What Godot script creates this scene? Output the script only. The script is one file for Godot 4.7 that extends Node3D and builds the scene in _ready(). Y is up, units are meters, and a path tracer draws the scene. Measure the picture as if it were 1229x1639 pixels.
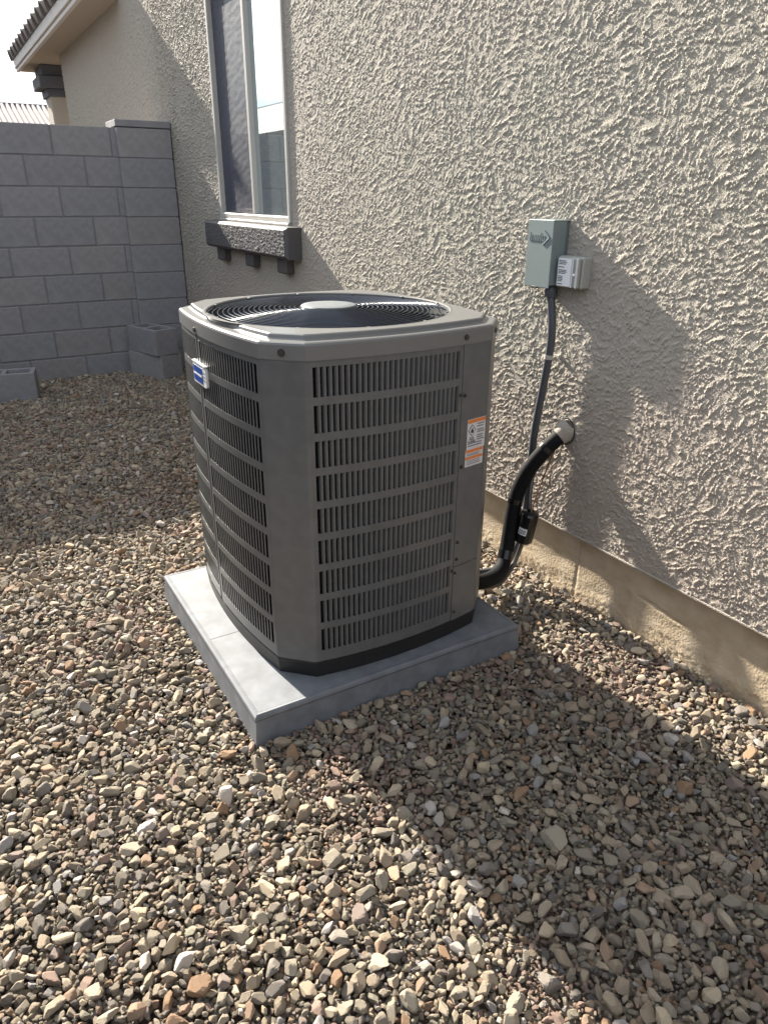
extends Node3D

# World: the house wall is the plane z = 0 (yard at z > 0), x runs along it (away from the camera is -x), y is up.

const SUN_TRAVEL := Vector3(1.0, -0.56, -0.134)
const RISE := 0.2032            # one course of block

var rng := RandomNumberGenerator.new()
var M := {}                     # materials
var used_names := {}

# ------------------------------------------------------------------ mesh collector
class Shape:
	var v := PackedVector3Array()
	var n := PackedVector3Array()
	var k := PackedColorArray()
	var tint := Color(1, 1, 1)
	var tinted := false

	func tri(a: Vector3, b: Vector3, c: Vector3, na: Vector3, nb: Vector3, nc: Vector3) -> void:
		var g := (b - a).cross(c - a)
		if g.dot(na + nb + nc) > 0.0:
			v.append(a); v.append(c); v.append(b)
			n.append(na); n.append(nc); n.append(nb)
		else:
			v.append(a); v.append(b); v.append(c)
			n.append(na); n.append(nb); n.append(nc)
		if tinted:
			k.append(tint); k.append(tint); k.append(tint)

	func ftri(a: Vector3, b: Vector3, c: Vector3, outward: Vector3) -> void:
		var g := (b - a).cross(c - a)
		if g.length_squared() < 1e-20:
			return
		g = g.normalized()
		if g.dot(outward) < 0.0:
			g = -g
		tri(a, b, c, g, g, g)

	func quad(a: Vector3, b: Vector3, c: Vector3, d: Vector3, outward: Vector3) -> void:
		ftri(a, b, c, outward)
		ftri(a, c, d, outward)

	func squad(a: Vector3, b: Vector3, c: Vector3, d: Vector3, na: Vector3, nb: Vector3, nc: Vector3, nd: Vector3) -> void:
		tri(a, b, c, na, nb, nc)
		tri(a, c, d, na, nc, nd)

	# a box with bevelled edges; t places it
	func box(size: Vector3, t: Transform3D, bev := 0.0) -> void:
		var h := size * 0.5
		var o := t.origin
		var bx := t.basis
		if bev <= 0.0:
			for ax in 3:
				for s in [-1.0, 1.0]:
					var nn := Vector3.ZERO; nn[ax] = s
					var u := Vector3.ZERO; u[(ax + 1) % 3] = h[(ax + 1) % 3]
					var w := Vector3.ZERO; w[(ax + 2) % 3] = h[(ax + 2) % 3]
					var c := nn * h[ax]
					quad(t * (c - u - w), t * (c + u - w), t * (c + u + w), t * (c - u + w), bx * nn)
			return
		var i := h - Vector3(bev, bev, bev)
		for ax in 3:
			var p := (ax + 1) % 3
			var q := (ax + 2) % 3
			for s in [-1.0, 1.0]:
				var nn := Vector3.ZERO; nn[ax] = s
				var c := nn * h[ax]
				var u := Vector3.ZERO; u[p] = i[p]
				var w := Vector3.ZERO; w[q] = i[q]
				quad(t * (c - u - w), t * (c + u - w), t * (c + u + w), t * (c - u + w), bx * nn)
				# edges shared with the +-p face
				for s2 in [-1.0, 1.0]:
					var a := Vector3.ZERO; a[ax] = s * h[ax]; a[p] = s2 * i[p]
					var b := Vector3.ZERO; b[ax] = s * i[ax]; b[p] = s2 * h[p]
					var e := Vector3.ZERO; e[q] = i[q]
					var on := Vector3.ZERO; on[ax] = s; on[p] = s2
					quad(t * (a - e), t * (a + e), t * (b + e), t * (b - e), bx * on)
		for sx in [-1.0, 1.0]:
			for sy in [-1.0, 1.0]:
				for sz in [-1.0, 1.0]:
					var a := Vector3(sx * h.x, sy * i.y, sz * i.z)
					var b := Vector3(sx * i.x, sy * h.y, sz * i.z)
					var c := Vector3(sx * i.x, sy * i.y, sz * h.z)
					ftri(t * a, t * b, t * c, bx * Vector3(sx, sy, sz))

	func block(lo: Vector3, hi: Vector3, bev := 0.0) -> void:
		box(hi - lo, Transform3D(Basis(), (lo + hi) * 0.5), bev)

	func tube(path: PackedVector3Array, r: float, segs := 12, caps := true, closed := false) -> void:
		var rings := []
		var cnt := path.size()
		var up := Vector3.UP
		for i in cnt:
			var d: Vector3
			if closed:
				d = path[(i + 1) % cnt] - path[(i - 1 + cnt) % cnt]
			else:
				d = path[mini(i + 1, cnt - 1)] - path[maxi(i - 1, 0)]
			d = d.normalized()
			if i == 0:
				up = Vector3.UP if absf(d.y) < 0.9 else Vector3.RIGHT
			var side := d.cross(up).normalized()
			up = side.cross(d).normalized()
			var ring := []
			for k2 in segs:
				var a := TAU * k2 / segs
				ring.append(side * cos(a) + up * sin(a))
			rings.append(ring)
		var last := cnt if closed else cnt - 1
		for i in last:
			var j := (i + 1) % cnt
			for k2 in segs:
				var k3 := (k2 + 1) % segs
				var a: Vector3 = rings[i][k2]
				var b: Vector3 = rings[i][k3]
				var c: Vector3 = rings[j][k3]
				var d: Vector3 = rings[j][k2]
				squad(path[i] + a * r, path[i] + b * r, path[j] + c * r, path[j] + d * r, a, b, c, d)
		if caps and not closed:
			for e in [0, cnt - 1]:
				var dd: Vector3 = (path[0] - path[1]) if e == 0 else (path[cnt - 1] - path[cnt - 2])
				dd = dd.normalized()
				for k2 in segs:
					ftri(path[e], path[e] + rings[e][k2] * r, path[e] + rings[e][(k2 + 1) % segs] * r, dd)

	# profile of (radius, height) turned round the y axis of t; flat per band
	func lathe(profile: PackedVector2Array, segs: int, t: Transform3D) -> void:
		for i in profile.size() - 1:
			var p := profile[i]
			var q := profile[i + 1]
			var d := q - p
			var nn := Vector2(d.y, -d.x).normalized()
			for s in segs:
				var a := TAU * s / segs
				var b := TAU * (s + 1) / segs
				var ca := Vector3(cos(a), 0, sin(a))
				var cb := Vector3(cos(b), 0, sin(b))
				var na := t.basis * (ca * nn.x + Vector3.UP * nn.y)
				var nb := t.basis * (cb * nn.x + Vector3.UP * nn.y)
				squad(t * (ca * p.x + Vector3.UP * p.y), t * (cb * p.x + Vector3.UP * p.y), t * (cb * q.x + Vector3.UP * q.y), t * (ca * q.x + Vector3.UP * q.y), na, nb, nb, na)

	func mesh() -> ArrayMesh:
		var am := ArrayMesh.new()
		var arr := []
		arr.resize(Mesh.ARRAY_MAX)
		arr[Mesh.ARRAY_VERTEX] = v
		arr[Mesh.ARRAY_NORMAL] = n
		if tinted:
			arr[Mesh.ARRAY_COLOR] = k
		am.add_surface_from_arrays(Mesh.PRIMITIVE_TRIANGLES, arr)
		return am

# ------------------------------------------------------------------ naming helpers
func part(called: String, mesh: Mesh, m: Material, parent: Node) -> MeshInstance3D:
	var o := MeshInstance3D.new()
	o.name = called
	o.mesh = mesh
	o.material_override = m
	o.cast_shadow = GeometryInstance3D.SHADOW_CASTING_SETTING_ON
	parent.add_child(o, true)
	if o.name != called:
		var i := 1
		while parent.has_node(NodePath("%s_%03d" % [called, i])):
			i += 1
		o.name = "%s_%03d" % [called, i]
	return o

var piece_counts := {}
func piece(called: String, mesh: Mesh, m: Material, parent: Node) -> MeshInstance3D:
	# as part(), for names repeated hundreds of times
	var key := str(parent.get_instance_id()) + called
	var i: int = piece_counts.get(key, 0)
	piece_counts[key] = i + 1
	var o := MeshInstance3D.new()
	o.name = called if i == 0 else "%s_%03d" % [called, i]
	o.mesh = mesh
	o.material_override = m
	parent.add_child(o, true)
	return o

func thing(called: String, label: String, category: String, at := Vector3.ZERO, group := "") -> Node3D:
	var o := Node3D.new()
	var nm := called
	if used_names.has(called):
		nm = "%s_%03d" % [called, used_names[called]]
	used_names[called] = used_names.get(called, 0) + 1
	o.name = nm
	o.position = at
	add_child(o, true)
	o.set_meta("label", label)
	o.set_meta("category", category)
	if group != "":
		o.set_meta("group", group)
	return o

func T(p: Vector3, b := Basis()) -> Transform3D:
	return Transform3D(b, p)

# ------------------------------------------------------------------ materials
func lin(r: float, g: float, b: float) -> Color:
	return Color(r, g, b).linear_to_srgb()

func noise_tex(freq: float, oct: int, sd: int, size := 512, kind := FastNoiseLite.TYPE_SIMPLEX_SMOOTH) -> ImageTexture:
	var f := FastNoiseLite.new()
	f.noise_type = kind
	f.frequency = freq
	f.fractal_octaves = oct
	f.fractal_type = FastNoiseLite.FRACTAL_FBM
	f.seed = sd
	var im := f.get_seamless_image(size, size)
	im.convert(Image.FORMAT_RGB8)
	return ImageTexture.create_from_image(im)

# a light mottle: noise squeezed into lo..1
func mottle_tex(freq: float, oct: int, sd: int, lo: float, warm := Color(1, 1, 1), cool := Color(1, 1, 1)) -> ImageTexture:
	var f := FastNoiseLite.new()
	f.noise_type = FastNoiseLite.TYPE_SIMPLEX_SMOOTH
	f.frequency = freq
	f.fractal_octaves = oct
	f.seed = sd
	var im := f.get_seamless_image(512, 512)
	im.convert(Image.FORMAT_RGB8)
	var d := im.get_data()
	for i in range(0, d.size(), 3):
		var t := d[i] / 255.0
		var c := cool.lerp(warm, t) * (lo + (1.0 - lo) * t)
		d[i] = int(clampf(c.r, 0, 1) * 255.0)
		d[i + 1] = int(clampf(c.g, 0, 1) * 255.0)
		d[i + 2] = int(clampf(c.b, 0, 1) * 255.0)
	var out := Image.create_from_data(512, 512, false, Image.FORMAT_RGB8, d)
	return ImageTexture.create_from_image(out)

func mat(c: Color, rough: float, metal := 0.0) -> StandardMaterial3D:
	var m := StandardMaterial3D.new()
	m.albedo_color = c
	m.roughness = rough
	m.metallic = metal
	return m

func relief(m: StandardMaterial3D, tex: Texture2D, cm: float, per_metre: float, world := true) -> StandardMaterial3D:
	m.uv1_triplanar = true
	m.uv1_world_triplanar = world
	m.uv1_scale = Vector3.ONE * per_metre
	m.heightmap_enabled = true
	m.heightmap_texture = tex
	m.heightmap_scale = cm
	return m

func build_materials() -> void:
	var fine := noise_tex(0.03, 5, 3)
	var grit := noise_tex(0.06, 4, 5)
	var soft := noise_tex(0.012, 4, 7)
	M.fine = fine
	M.stucco = relief(mat(Color(1, 1, 1), 0.92), grit, 0.12, 6.0)
	M.stucco.vertex_color_use_as_albedo = true
	M.stucco_plain = relief(mat(lin(0.38, 0.345, 0.30), 0.92), grit, 0.2, 6.0)
	M.siding = mat(lin(0.16, 0.16, 0.16), 0.9)
	M.trim_dark = relief(mat(lin(0.075, 0.072, 0.073), 0.6), grit, 0.15, 8.0)
	M.trim_blue = relief(mat(lin(0.085, 0.09, 0.105), 0.8), grit, 0.2, 5.0)
	M.foundation = relief(mat(lin(0.42, 0.335, 0.22), 0.9), grit, 0.10, 3.0)
	M.foundation.albedo_texture = mottle_tex(0.006, 5, 44, 0.88, Color(1, 1, 1), Color(1, 0.97, 0.92))
	M.fascia = relief(mat(lin(0.52, 0.50, 0.47), 0.7), soft, 0.05, 2.0)
	M.soffit = relief(mat(lin(0.36, 0.32, 0.27), 0.9), grit, 0.2, 5.0)
	M.tile = relief(mat(lin(0.15, 0.135, 0.125), 0.85), fine, 0.15, 4.0)
	M.tile_light = relief(mat(lin(0.34, 0.28, 0.26), 0.85), fine, 0.15, 3.0)
	M.window_frame = mat(lin(0.44, 0.425, 0.395), 0.5)
	M.glass = mat(Color(0.82, 0.87, 0.88, 0.32), 0.02, 0.85)
	M.glass.transparency = BaseMaterial3D.TRANSPARENCY_ALPHA
	M.glass.metallic_specular = 1.0
	M.screen = mat(Color(0.17, 0.19, 0.27, 0.78), 0.7)
	M.screen.transparency = BaseMaterial3D.TRANSPARENCY_ALPHA
	M.slat = mat(lin(0.10, 0.11, 0.115), 0.6)
	M.room = mat(lin(0.12, 0.12, 0.12), 0.9)
	M.blocks = []
	var tones := [Vector3(0.30, 0.294, 0.306), Vector3(0.312, 0.302, 0.31), Vector3(0.288, 0.282, 0.295), Vector3(0.318, 0.307, 0.31), Vector3(0.306, 0.29, 0.292), Vector3(0.294, 0.29, 0.304)]
	var mt := mottle_tex(0.005, 6, 81, 0.90)
	for t in tones:
		var b := relief(mat(lin(t.x, t.y, t.z), 0.95), grit, 0.10, 5.0)
		b.albedo_texture = mt
		M.blocks.append(b)
	M.mortar = relief(mat(lin(0.215, 0.21, 0.217), 0.95), grit, 0.1, 6.0)
	M.dirt = relief(mat(lin(0.15, 0.105, 0.075), 0.97), grit, 0.6, 4.0)
	M.dirt.albedo_texture = mottle_tex(0.02, 5, 91, 0.6)
	M.pad = relief(mat(lin(0.172, 0.184, 0.203), 0.65), soft, 0.02, 3.0)
	M.pad.albedo_texture = mottle_tex(0.008, 6, 55, 0.80)
	M.cabinet = relief(mat(lin(0.118, 0.121, 0.123), 0.33), soft, 0.006, 5.0)
	M.cabinet.metallic_specular = 0.5
	M.cabinet.albedo_texture = mottle_tex(0.006, 6, 61, 0.90)
	M.cover = relief(mat(lin(0.150, 0.150, 0.148), 0.28), soft, 0.006, 5.0)
	M.black = mat(lin(0.012, 0.012, 0.013), 0.5)
	M.coil = mat(lin(0.018, 0.018, 0.019), 0.9)
	M.coil.metallic_specular = 0.1
	M.dark_metal = mat(lin(0.008, 0.009, 0.013), 0.85)
	M.dark_metal.metallic_specular = 0.15
	M.wire = mat(lin(0.018, 0.024, 0.040), 0.11)
	M.hub = mat(lin(0.10, 0.115, 0.125), 0.55)
	M.screw = mat(lin(0.07, 0.065, 0.06), 0.4, 0.6)
	M.badge_rim = mat(lin(0.62, 0.63, 0.64), 0.3)
	M.badge_blue = mat(lin(0.01, 0.045, 0.24), 0.3)
	M.white_print = mat(lin(0.75, 0.76, 0.78), 0.5)
	M.paper = mat(lin(0.60, 0.60, 0.60), 0.55)
	M.orange = mat(lin(0.70, 0.20, 0.045), 0.5)
	M.ink = mat(lin(0.03, 0.03, 0.035), 0.6)
	M.ink_grey = mat(lin(0.16, 0.16, 0.19), 0.6)
	M.box_paint = relief(mat(lin(0.185, 0.222, 0.222), 0.45), soft, 0.004, 6.0)
	M.box_side = mat(lin(0.13, 0.15, 0.148), 0.5)
	M.clear_cover = mat(lin(0.34, 0.34, 0.31), 0.3)
	M.conduit = mat(lin(0.06, 0.065, 0.075), 0.5)
	M.strap = mat(lin(0.42, 0.40, 0.36), 0.5)
	M.insulation = relief(mat(lin(0.009, 0.009, 0.010), 0.7), fine, 0.05, 12.0)
	M.insulation.metallic_specular = 0.25
	M.drier = mat(lin(0.008, 0.008, 0.009), 0.25)
	M.pipe_shine = mat(lin(0.10, 0.09, 0.085), 0.3, 0.4)
	M.copper = mat(lin(0.30, 0.16, 0.10), 0.4, 0.6)
	M.putty = relief(mat(lin(0.43, 0.385, 0.33), 0.9), grit, 0.5, 9.0)
	# stones
	M.stone = relief(mat(Color(1, 1, 1), 0.92), fine, 0.22, 0.8, false)
	M.stone.vertex_color_use_as_albedo = true
	M.stone.albedo_texture = mottle_tex(0.035, 5, 21, 0.72)
	M.stones = []
	for c in STONE_TONES:
		var s := relief(mat(lin(c.x, c.y, c.z), 0.92), fine, 0.22, 0.8, false)
		s.albedo_texture = M.stone.albedo_texture
		M.stones.append(s)

const STONE_TONES := [
	Vector3(0.486, 0.392, 0.289), Vector3(0.418, 0.361, 0.276), Vector3(0.539, 0.449, 0.337), Vector3(0.351, 0.297, 0.232), Vector3(0.445, 0.354, 0.257),
	Vector3(0.675, 0.551, 0.392), Vector3(0.486, 0.335, 0.232), Vector3(0.405, 0.285, 0.227), Vector3(0.404, 0.258, 0.158), Vector3(0.445, 0.412, 0.392),
	Vector3(0.728, 0.645, 0.563), Vector3(0.216, 0.189, 0.165), Vector3(0.351, 0.272, 0.232), Vector3(0.405, 0.367, 0.276), Vector3(0.297, 0.259, 0.222)]
const STONE_ODDS := [16, 13, 14, 11, 13, 8, 7, 4, 3, 4, 4, 3, 3, 4, 7]

# ------------------------------------------------------------------ start
func _ready() -> void:
	rng.seed = 20240611
	build_camera_and_light()
	build_materials()
	build_ground()
	build_house()
	build_block_wall()
	build_neighbours()
	build_pad()
	build_air_conditioner()
	build_disconnect()
	build_lines()
	build_loose_blocks()

func build_camera_and_light() -> void:
	var cam := Camera3D.new()
	cam.name = "camera"
	var right := Vector3(0.50974671, 0.00622943, -0.86030197)
	var up := Vector3(-0.34974168, 0.91511707, -0.20060283)
	var fwd := Vector3(-0.78602738, -0.40314009, -0.46865661)
	cam.transform = Transform3D(Basis(right, up, -fwd).orthonormalized(), Vector3(0.87005, 1.32592, 1.73834))
	cam.fov = 70.9
	cam.near = 0.05
	cam.far = 400.0
	add_child(cam)
	cam.current = true

	var env := Environment.new()
	env.background_mode = Environment.BG_SKY
	var sky := Sky.new()
	var pm := PanoramaSkyMaterial.new()
	pm.panorama = sky_picture()
	pm.energy_multiplier = 1.0
	sky.sky_material = pm
	env.sky = sky
	env.background_energy_multiplier = 1.0
	env.ambient_light_source = Environment.AMBIENT_SOURCE_SKY
	env.tonemap_mode = Environment.TONE_MAPPER_LINEAR
	env.tonemap_exposure = 3.6
	env.sdfgi_enabled = true
	env.ssao_enabled = true
	env.ssil_enabled = true
	var we := WorldEnvironment.new()
	we.name = "world_environment"
	we.environment = env
	add_child(we)

	var sun := DirectionalLight3D.new()
	sun.name = "sun"
	sun.light_energy = 1.6
	sun.light_color = Color(1.0, 0.965, 0.905)
	sun.light_angular_distance = 0.9
	sun.shadow_enabled = true
	add_child(sun)
	sun.look_at_from_position(Vector3.ZERO, SUN_TRAVEL, Vector3.UP)

# thin bright overcast: a smooth veil, streaks of cloud, brighter round the sun
func sky_picture() -> ImageTexture:
	var w := 512
	var h := 256
	var f := FastNoiseLite.new()
	f.noise_type = FastNoiseLite.TYPE_SIMPLEX_SMOOTH
	f.frequency = 1.0
	f.fractal_octaves = 5
	f.seed = 17
	var to_sun := -SUN_TRAVEL.normalized()
	var im := Image.create(w, h, false, Image.FORMAT_RGBF)
	for j in h:
		var el := (0.5 - (j + 0.5) / h) * PI
		for i in w:
			var az := ((i + 0.5) / w) * TAU
			var d := Vector3(-sin(az) * cos(el), sin(el), cos(az) * cos(el)) * Vector3(-1, 1, -1)
			var y := maxf(d.y, 0.0)
			var q := Vector3(d.x, d.y * 6.0, d.z) * 2.6
			var c := f.get_noise_3d(q.x, q.y, q.z) * 0.5 + 0.5
			c = smoothstep(0.35, 0.7, c)
			var blue := Vector3(0.225, 0.295, 0.39)
			var white := Vector3(0.375, 0.395, 0.43)
			var col := blue.lerp(white, 0.45 + 0.55 * c)
			var s := maxf(0.0, d.dot(to_sun))
			col += Vector3(0.58, 0.57, 0.55) * (pow(s, 5.0) * (0.25 + 0.85 * c)) + Vector3(1.9, 1.85, 1.75) * (pow(s, 36.0) * (0.45 + 0.7 * c))
			col *= 0.9 - 0.12 * y
			im.set_pixel(i, j, Color(col.x, col.y, col.z))
	return ImageTexture.create_from_image(im)

# ------------------------------------------------------------------ ground and gravel
func build_ground() -> void:
	var g := Shape.new()
	g.quad(Vector3(-200, -0.035, -200), Vector3(200, -0.035, -200), Vector3(200, -0.035, 200), Vector3(-200, -0.035, 200), Vector3.UP)
	var ground := MeshInstance3D.new()
	ground.name = "ground"
	ground.mesh = g.mesh()
	ground.material_override = M.dirt
	ground.set_meta("kind", "structure")
	ground.set_meta("label", "gravel covered yard of small crushed stones over brown dirt")
	add_child(ground, true)
	build_gravel(ground)

func ico() -> Array:
	var t := (1.0 + sqrt(5.0)) / 2.0
	var vs := [Vector3(-1, t, 0), Vector3(1, t, 0), Vector3(-1, -t, 0), Vector3(1, -t, 0), Vector3(0, -1, t), Vector3(0, 1, t), Vector3(0, -1, -t), Vector3(0, 1, -t), Vector3(t, 0, -1), Vector3(t, 0, 1), Vector3(-t, 0, -1), Vector3(-t, 0, 1)]
	var fs := [[0, 11, 5], [0, 5, 1], [0, 1, 7], [0, 7, 10], [0, 10, 11], [1, 5, 9], [5, 11, 4], [11, 10, 2], [10, 7, 6], [7, 1, 8], [3, 9, 4], [3, 4, 2], [3, 2, 6], [3, 6, 8], [3, 8, 9], [4, 9, 5], [2, 4, 11], [6, 2, 10], [8, 6, 7], [9, 8, 1]]
	var out := []
	for f in fs:
		out.append([vs[f[0]].normalized(), vs[f[1]].normalized(), vs[f[2]].normalized()])
	return out

func finer(tris: Array) -> Array:
	var out := []
	for t in tris:
		var a: Vector3 = (t[0] + t[1]).normalized()
		var b: Vector3 = (t[1] + t[2]).normalized()
		var c: Vector3 = (t[2] + t[0]).normalized()
		out.append([t[0], a, c]); out.append([a, t[1], b]); out.append([c, b, t[2]]); out.append([a, b, c])
	return out

# a crushed stone: a ball cut by a dozen random planes, about 1 in radius
func stone_mesh(tris: Array, planes: int) -> ArrayMesh:
	var dirs := []
	for i in planes:
		var y := 1.0 - 2.0 * (i + 0.5) / planes
		var a := i * 2.39996 + rng.randf_range(-0.5, 0.5)
		var r := sqrt(1.0 - y * y)
		var d := (Vector3(cos(a) * r, y, sin(a) * r) + Vector3(rng.randf_range(-1, 1), rng.randf_range(-1, 1), rng.randf_range(-1, 1)) * 0.35).normalized()
		dirs.append([d, rng.randf_range(0.48, 0.92)])
	var cache := {}
	var s := Shape.new()
	for t in tris:
		var p := []
		for e in t:
			if not cache.has(e):
				var r := 1.12
				for d in dirs:
					var c: float = e.dot(d[0])
					if c > 0.05:
						r = minf(r, d[1] / c)
				cache[e] = e * r
			p.append(cache[e])
		s.ftri(p[0], p[1], p[2], p[0] + p[1] + p[2])
	return s.mesh()

func pick_tone() -> int:
	var total := 0
	for o in STONE_ODDS:
		total += o
	var r := rng.randi_range(0, total - 1)
	for i in STONE_ODDS.size():
		r -= STONE_ODDS[i]
		if r < 0:
			return i
	return 0

const GX0 := -5.22
const GX1 := 1.5
const GZ0 := -0.015
const GZ1 := 2.9

func in_solid(x: float, z: float, m: float) -> bool:
	if x > -1.462 - m and x < -0.577 + m and z > 0.374 - m and z < 1.26 + m:
		return true
	if x < -5.15 + m and z < 0.43 + m:
		return true
	return false

# spots where the stones are thin and reddish dirt shows
const BARE := [Vector3(-0.30, 1.14, 0.13), Vector3(-0.36, 0.20, 0.15), Vector3(0.05, 1.75, 0.10), Vector3(0.25, 1.02, 0.09), Vector3(-2.6, 1.0, 0.2), Vector3(-1.9, 0.7, 0.12)]
func bare(x: float, z: float, f: FastNoiseLite) -> bool:
	for b in BARE:
		var d: float = Vector2(x - b.x, z - b.y).length() / b.z
		if d < 1.0 + 0.6 * f.get_noise_2d(x * 6.0, z * 6.0):
			return rng.randf() < 0.75
	return false

func gravel_level(x: float, z: float, f: FastNoiseLite) -> float:
	return f.get_noise_2d(x, z) * 0.012 - 0.012 * smoothstep(0.0, 0.5, x + 0.2) 

func build_gravel(ground: Node3D) -> void:
	var lump := FastNoiseLite.new()
	lump.frequency = 1.6
	lump.seed = 9
	var tone_noise := FastNoiseLite.new()
	tone_noise.frequency = 0.9
	tone_noise.seed = 12
	var base := finer(ico())
	var kinds := []
	for i in 8:
		kinds.append(stone_mesh(finer(base), 7 + i % 4))
	# dart throwing, large stones first
	var cell := 0.032
	var nx := int((GX1 - GX0) / cell) + 3
	var nz := int((GZ1 - GZ0) / cell) + 3
	var grid := []
	grid.resize(nx * nz)
	var xs := PackedFloat32Array()
	var zs := PackedFloat32Array()
	var rs := PackedFloat32Array()
	var passes := [[350, 0.0205, 0.0255, 0.86], [9000, 0.0140, 0.0205, 0.82], [60000, 0.0090, 0.0145, 0.76], [240000, 0.0056, 0.0090, 0.72], [260000, 0.0033, 0.0056, 0.70]]
	for ps in passes:
		for a in ps[0]:
			var x := rng.randf_range(GX0, GX1)
			var z := rng.randf_range(GZ0, GZ1)
			var r := rng.randf_range(ps[1], ps[2])
			if in_solid(x, z, r * 0.7):
				continue
			if r > 0.0065 and bare(x, z, lump):
				continue
			var ci := int((x - GX0) / cell) + 1
			var cj := int((z - GZ0) / cell) + 1
			var ok := true
			for dj in [-1, 0, 1]:
				for di in [-1, 0, 1]:
					var lst = grid[(cj + dj) * nx + ci + di]
					if lst == null:
						continue
					for k in lst:
						var dx := xs[k] - x
						var dz := zs[k] - z
						var rr: float = (rs[k] + r) * ps[3]
						if dx * dx + dz * dz < rr * rr:
							ok = false
							break
					if not ok:
						break
				if not ok:
					break
			if not ok:
				continue
			var at := cj * nx + ci
			if grid[at] == null:
				grid[at] = PackedInt32Array()
			grid[at].append(xs.size())
			xs.append(x); zs.append(z); rs.append(r)
	var top := xs.size()
	print("stones ", top)
	# the layer underneath, unsorted
	for a in 100000:
		var x := rng.randf_range(GX0, GX1)
		var z := rng.randf_range(GZ0, GZ1)
		var r := rng.randf_range(0.007, 0.012)
		if in_solid(x, z, 0.0):
			continue
		xs.append(x); zs.append(z); rs.append(r)
	# place them
	var cam := Vector3(0.87005, 1.32592, 1.73834)
	var fwd := Vector3(-0.78602738, -0.40314009, -0.46865661)
	var right := Vector3(0.50974671, 0.00622943, -0.86030197)
	var up := Vector3(-0.34974168, 0.91511707, -0.20060283)
	var spots := []
	var ranked := []
	for i in xs.size():
		var r := rs[i]
		var p := Vector3(xs[i], 0, zs[i])
		var level := gravel_level(p.x, p.z, lump)
		var flat := rng.randf_range(0.5, 0.85)
		var sx := r * rng.randf_range(1.0, 1.5)
		var sz := r * rng.randf_range(0.72, 1.05)
		var sy := r * flat
		if i < top:
			p.y = level - 0.012 + sy * rng.randf_range(0.5, 0.95)
			if r < 0.0090:
				p.y = level - 0.008 + rng.randf_range(-0.004, 0.006)
		else:
			p.y = level - 0.021 + rng.randf_range(-0.006, 0.004)
		var b := Basis(Vector3.UP, rng.randf() * TAU) * Basis(Vector3.RIGHT, rng.randfn(0, 0.5)) * Basis(Vector3.BACK, rng.randfn(0, 0.5))
		b = b * Basis.from_scale(Vector3(sx, sy, sz)) * Basis(Vector3(rng.randf_range(-1, 1), rng.randf_range(-1, 1), rng.randf_range(-1, 1)).normalized(), rng.randf() * TAU)
		var tone := pick_tone()
		if tone_noise.get_noise_2d(p.x, p.z) > 0.25 and rng.randf() < 0.22 or r < 0.0065 and bare(p.x, p.z, lump):
			tone = 7
		spots.append([Transform3D(b, p), tone, rng.randi_range(0, 7)])
		if i < top and r > 0.0090:
			var q := p - cam
			var dz := q.dot(fwd)
			if dz > 0.1 and absf(q.dot(right) / dz) < 0.53 and absf(q.dot(up) / dz) < 0.71:
				ranked.append([r / dz, i])
	ranked.sort_custom(func(a, b): return a[0] > b[0])
	var single := {}
	for i in mini(300, ranked.size()):
		single[ranked[i][1]] = true
	var heap := Node3D.new()
	heap.name = "gravel"
	heap.set_meta("kind", "stuff")
	var lists := []
	for i in 8:
		lists.append([])
	for i in spots.size():
		if single.has(i):
			var o := piece("stone", kinds[spots[i][2]], M.stones[spots[i][1]], ground)
			o.transform = spots[i][0]
		else:
			lists[spots[i][2]].append(i)
	ground.add_child(heap, true)
	for kx in 8:
		var mm := MultiMesh.new()
		mm.transform_format = MultiMesh.TRANSFORM_3D
		mm.use_colors = true
		mm.mesh = kinds[kx]
		mm.instance_count = lists[kx].size()
		var idx := 0
		for i in lists[kx]:
			mm.set_instance_transform(idx, spots[i][0])
			var c: Vector3 = STONE_TONES[spots[i][1]] * rng.randf_range(0.68, 1.16)
			mm.set_instance_color(idx, Color(c.x, c.y, c.z))
			idx += 1
		var mi := MultiMeshInstance3D.new()
		mi.name = "gravel_stones" if kx == 0 else "gravel_stones_%03d" % kx
		mi.multimesh = mm
		mi.material_override = M.stone
		mi.set_meta("kind", "stuff")
		heap.add_child(mi, true)

# ------------------------------------------------------------------ house
var n_cell := FastNoiseLite.new()
var n_warp := FastNoiseLite.new()
var n_ridge := FastNoiseLite.new()
var n_knob := FastNoiseLite.new()
var n_slow := FastNoiseLite.new()

func init_stucco() -> void:
	n_cell.noise_type = FastNoiseLite.TYPE_CELLULAR
	n_cell.cellular_return_type = FastNoiseLite.RETURN_CELL_VALUE
	n_cell.cellular_jitter = 1.0
	n_cell.frequency = 1.8
	n_cell.seed = 31
	n_warp.frequency = 2.2
	n_warp.seed = 32
	n_warp.fractal_octaves = 3
	n_ridge.frequency = 1.0
	n_ridge.seed = 33
	n_ridge.fractal_type = FastNoiseLite.FRACTAL_NONE
	n_knob.frequency = 125.0
	n_knob.seed = 34
	n_knob.fractal_octaves = 3
	n_knob.fractal_gain = 0.6
	n_slow.frequency = 1.1
	n_slow.seed = 35
	n_slow.fractal_octaves = 3

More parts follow.
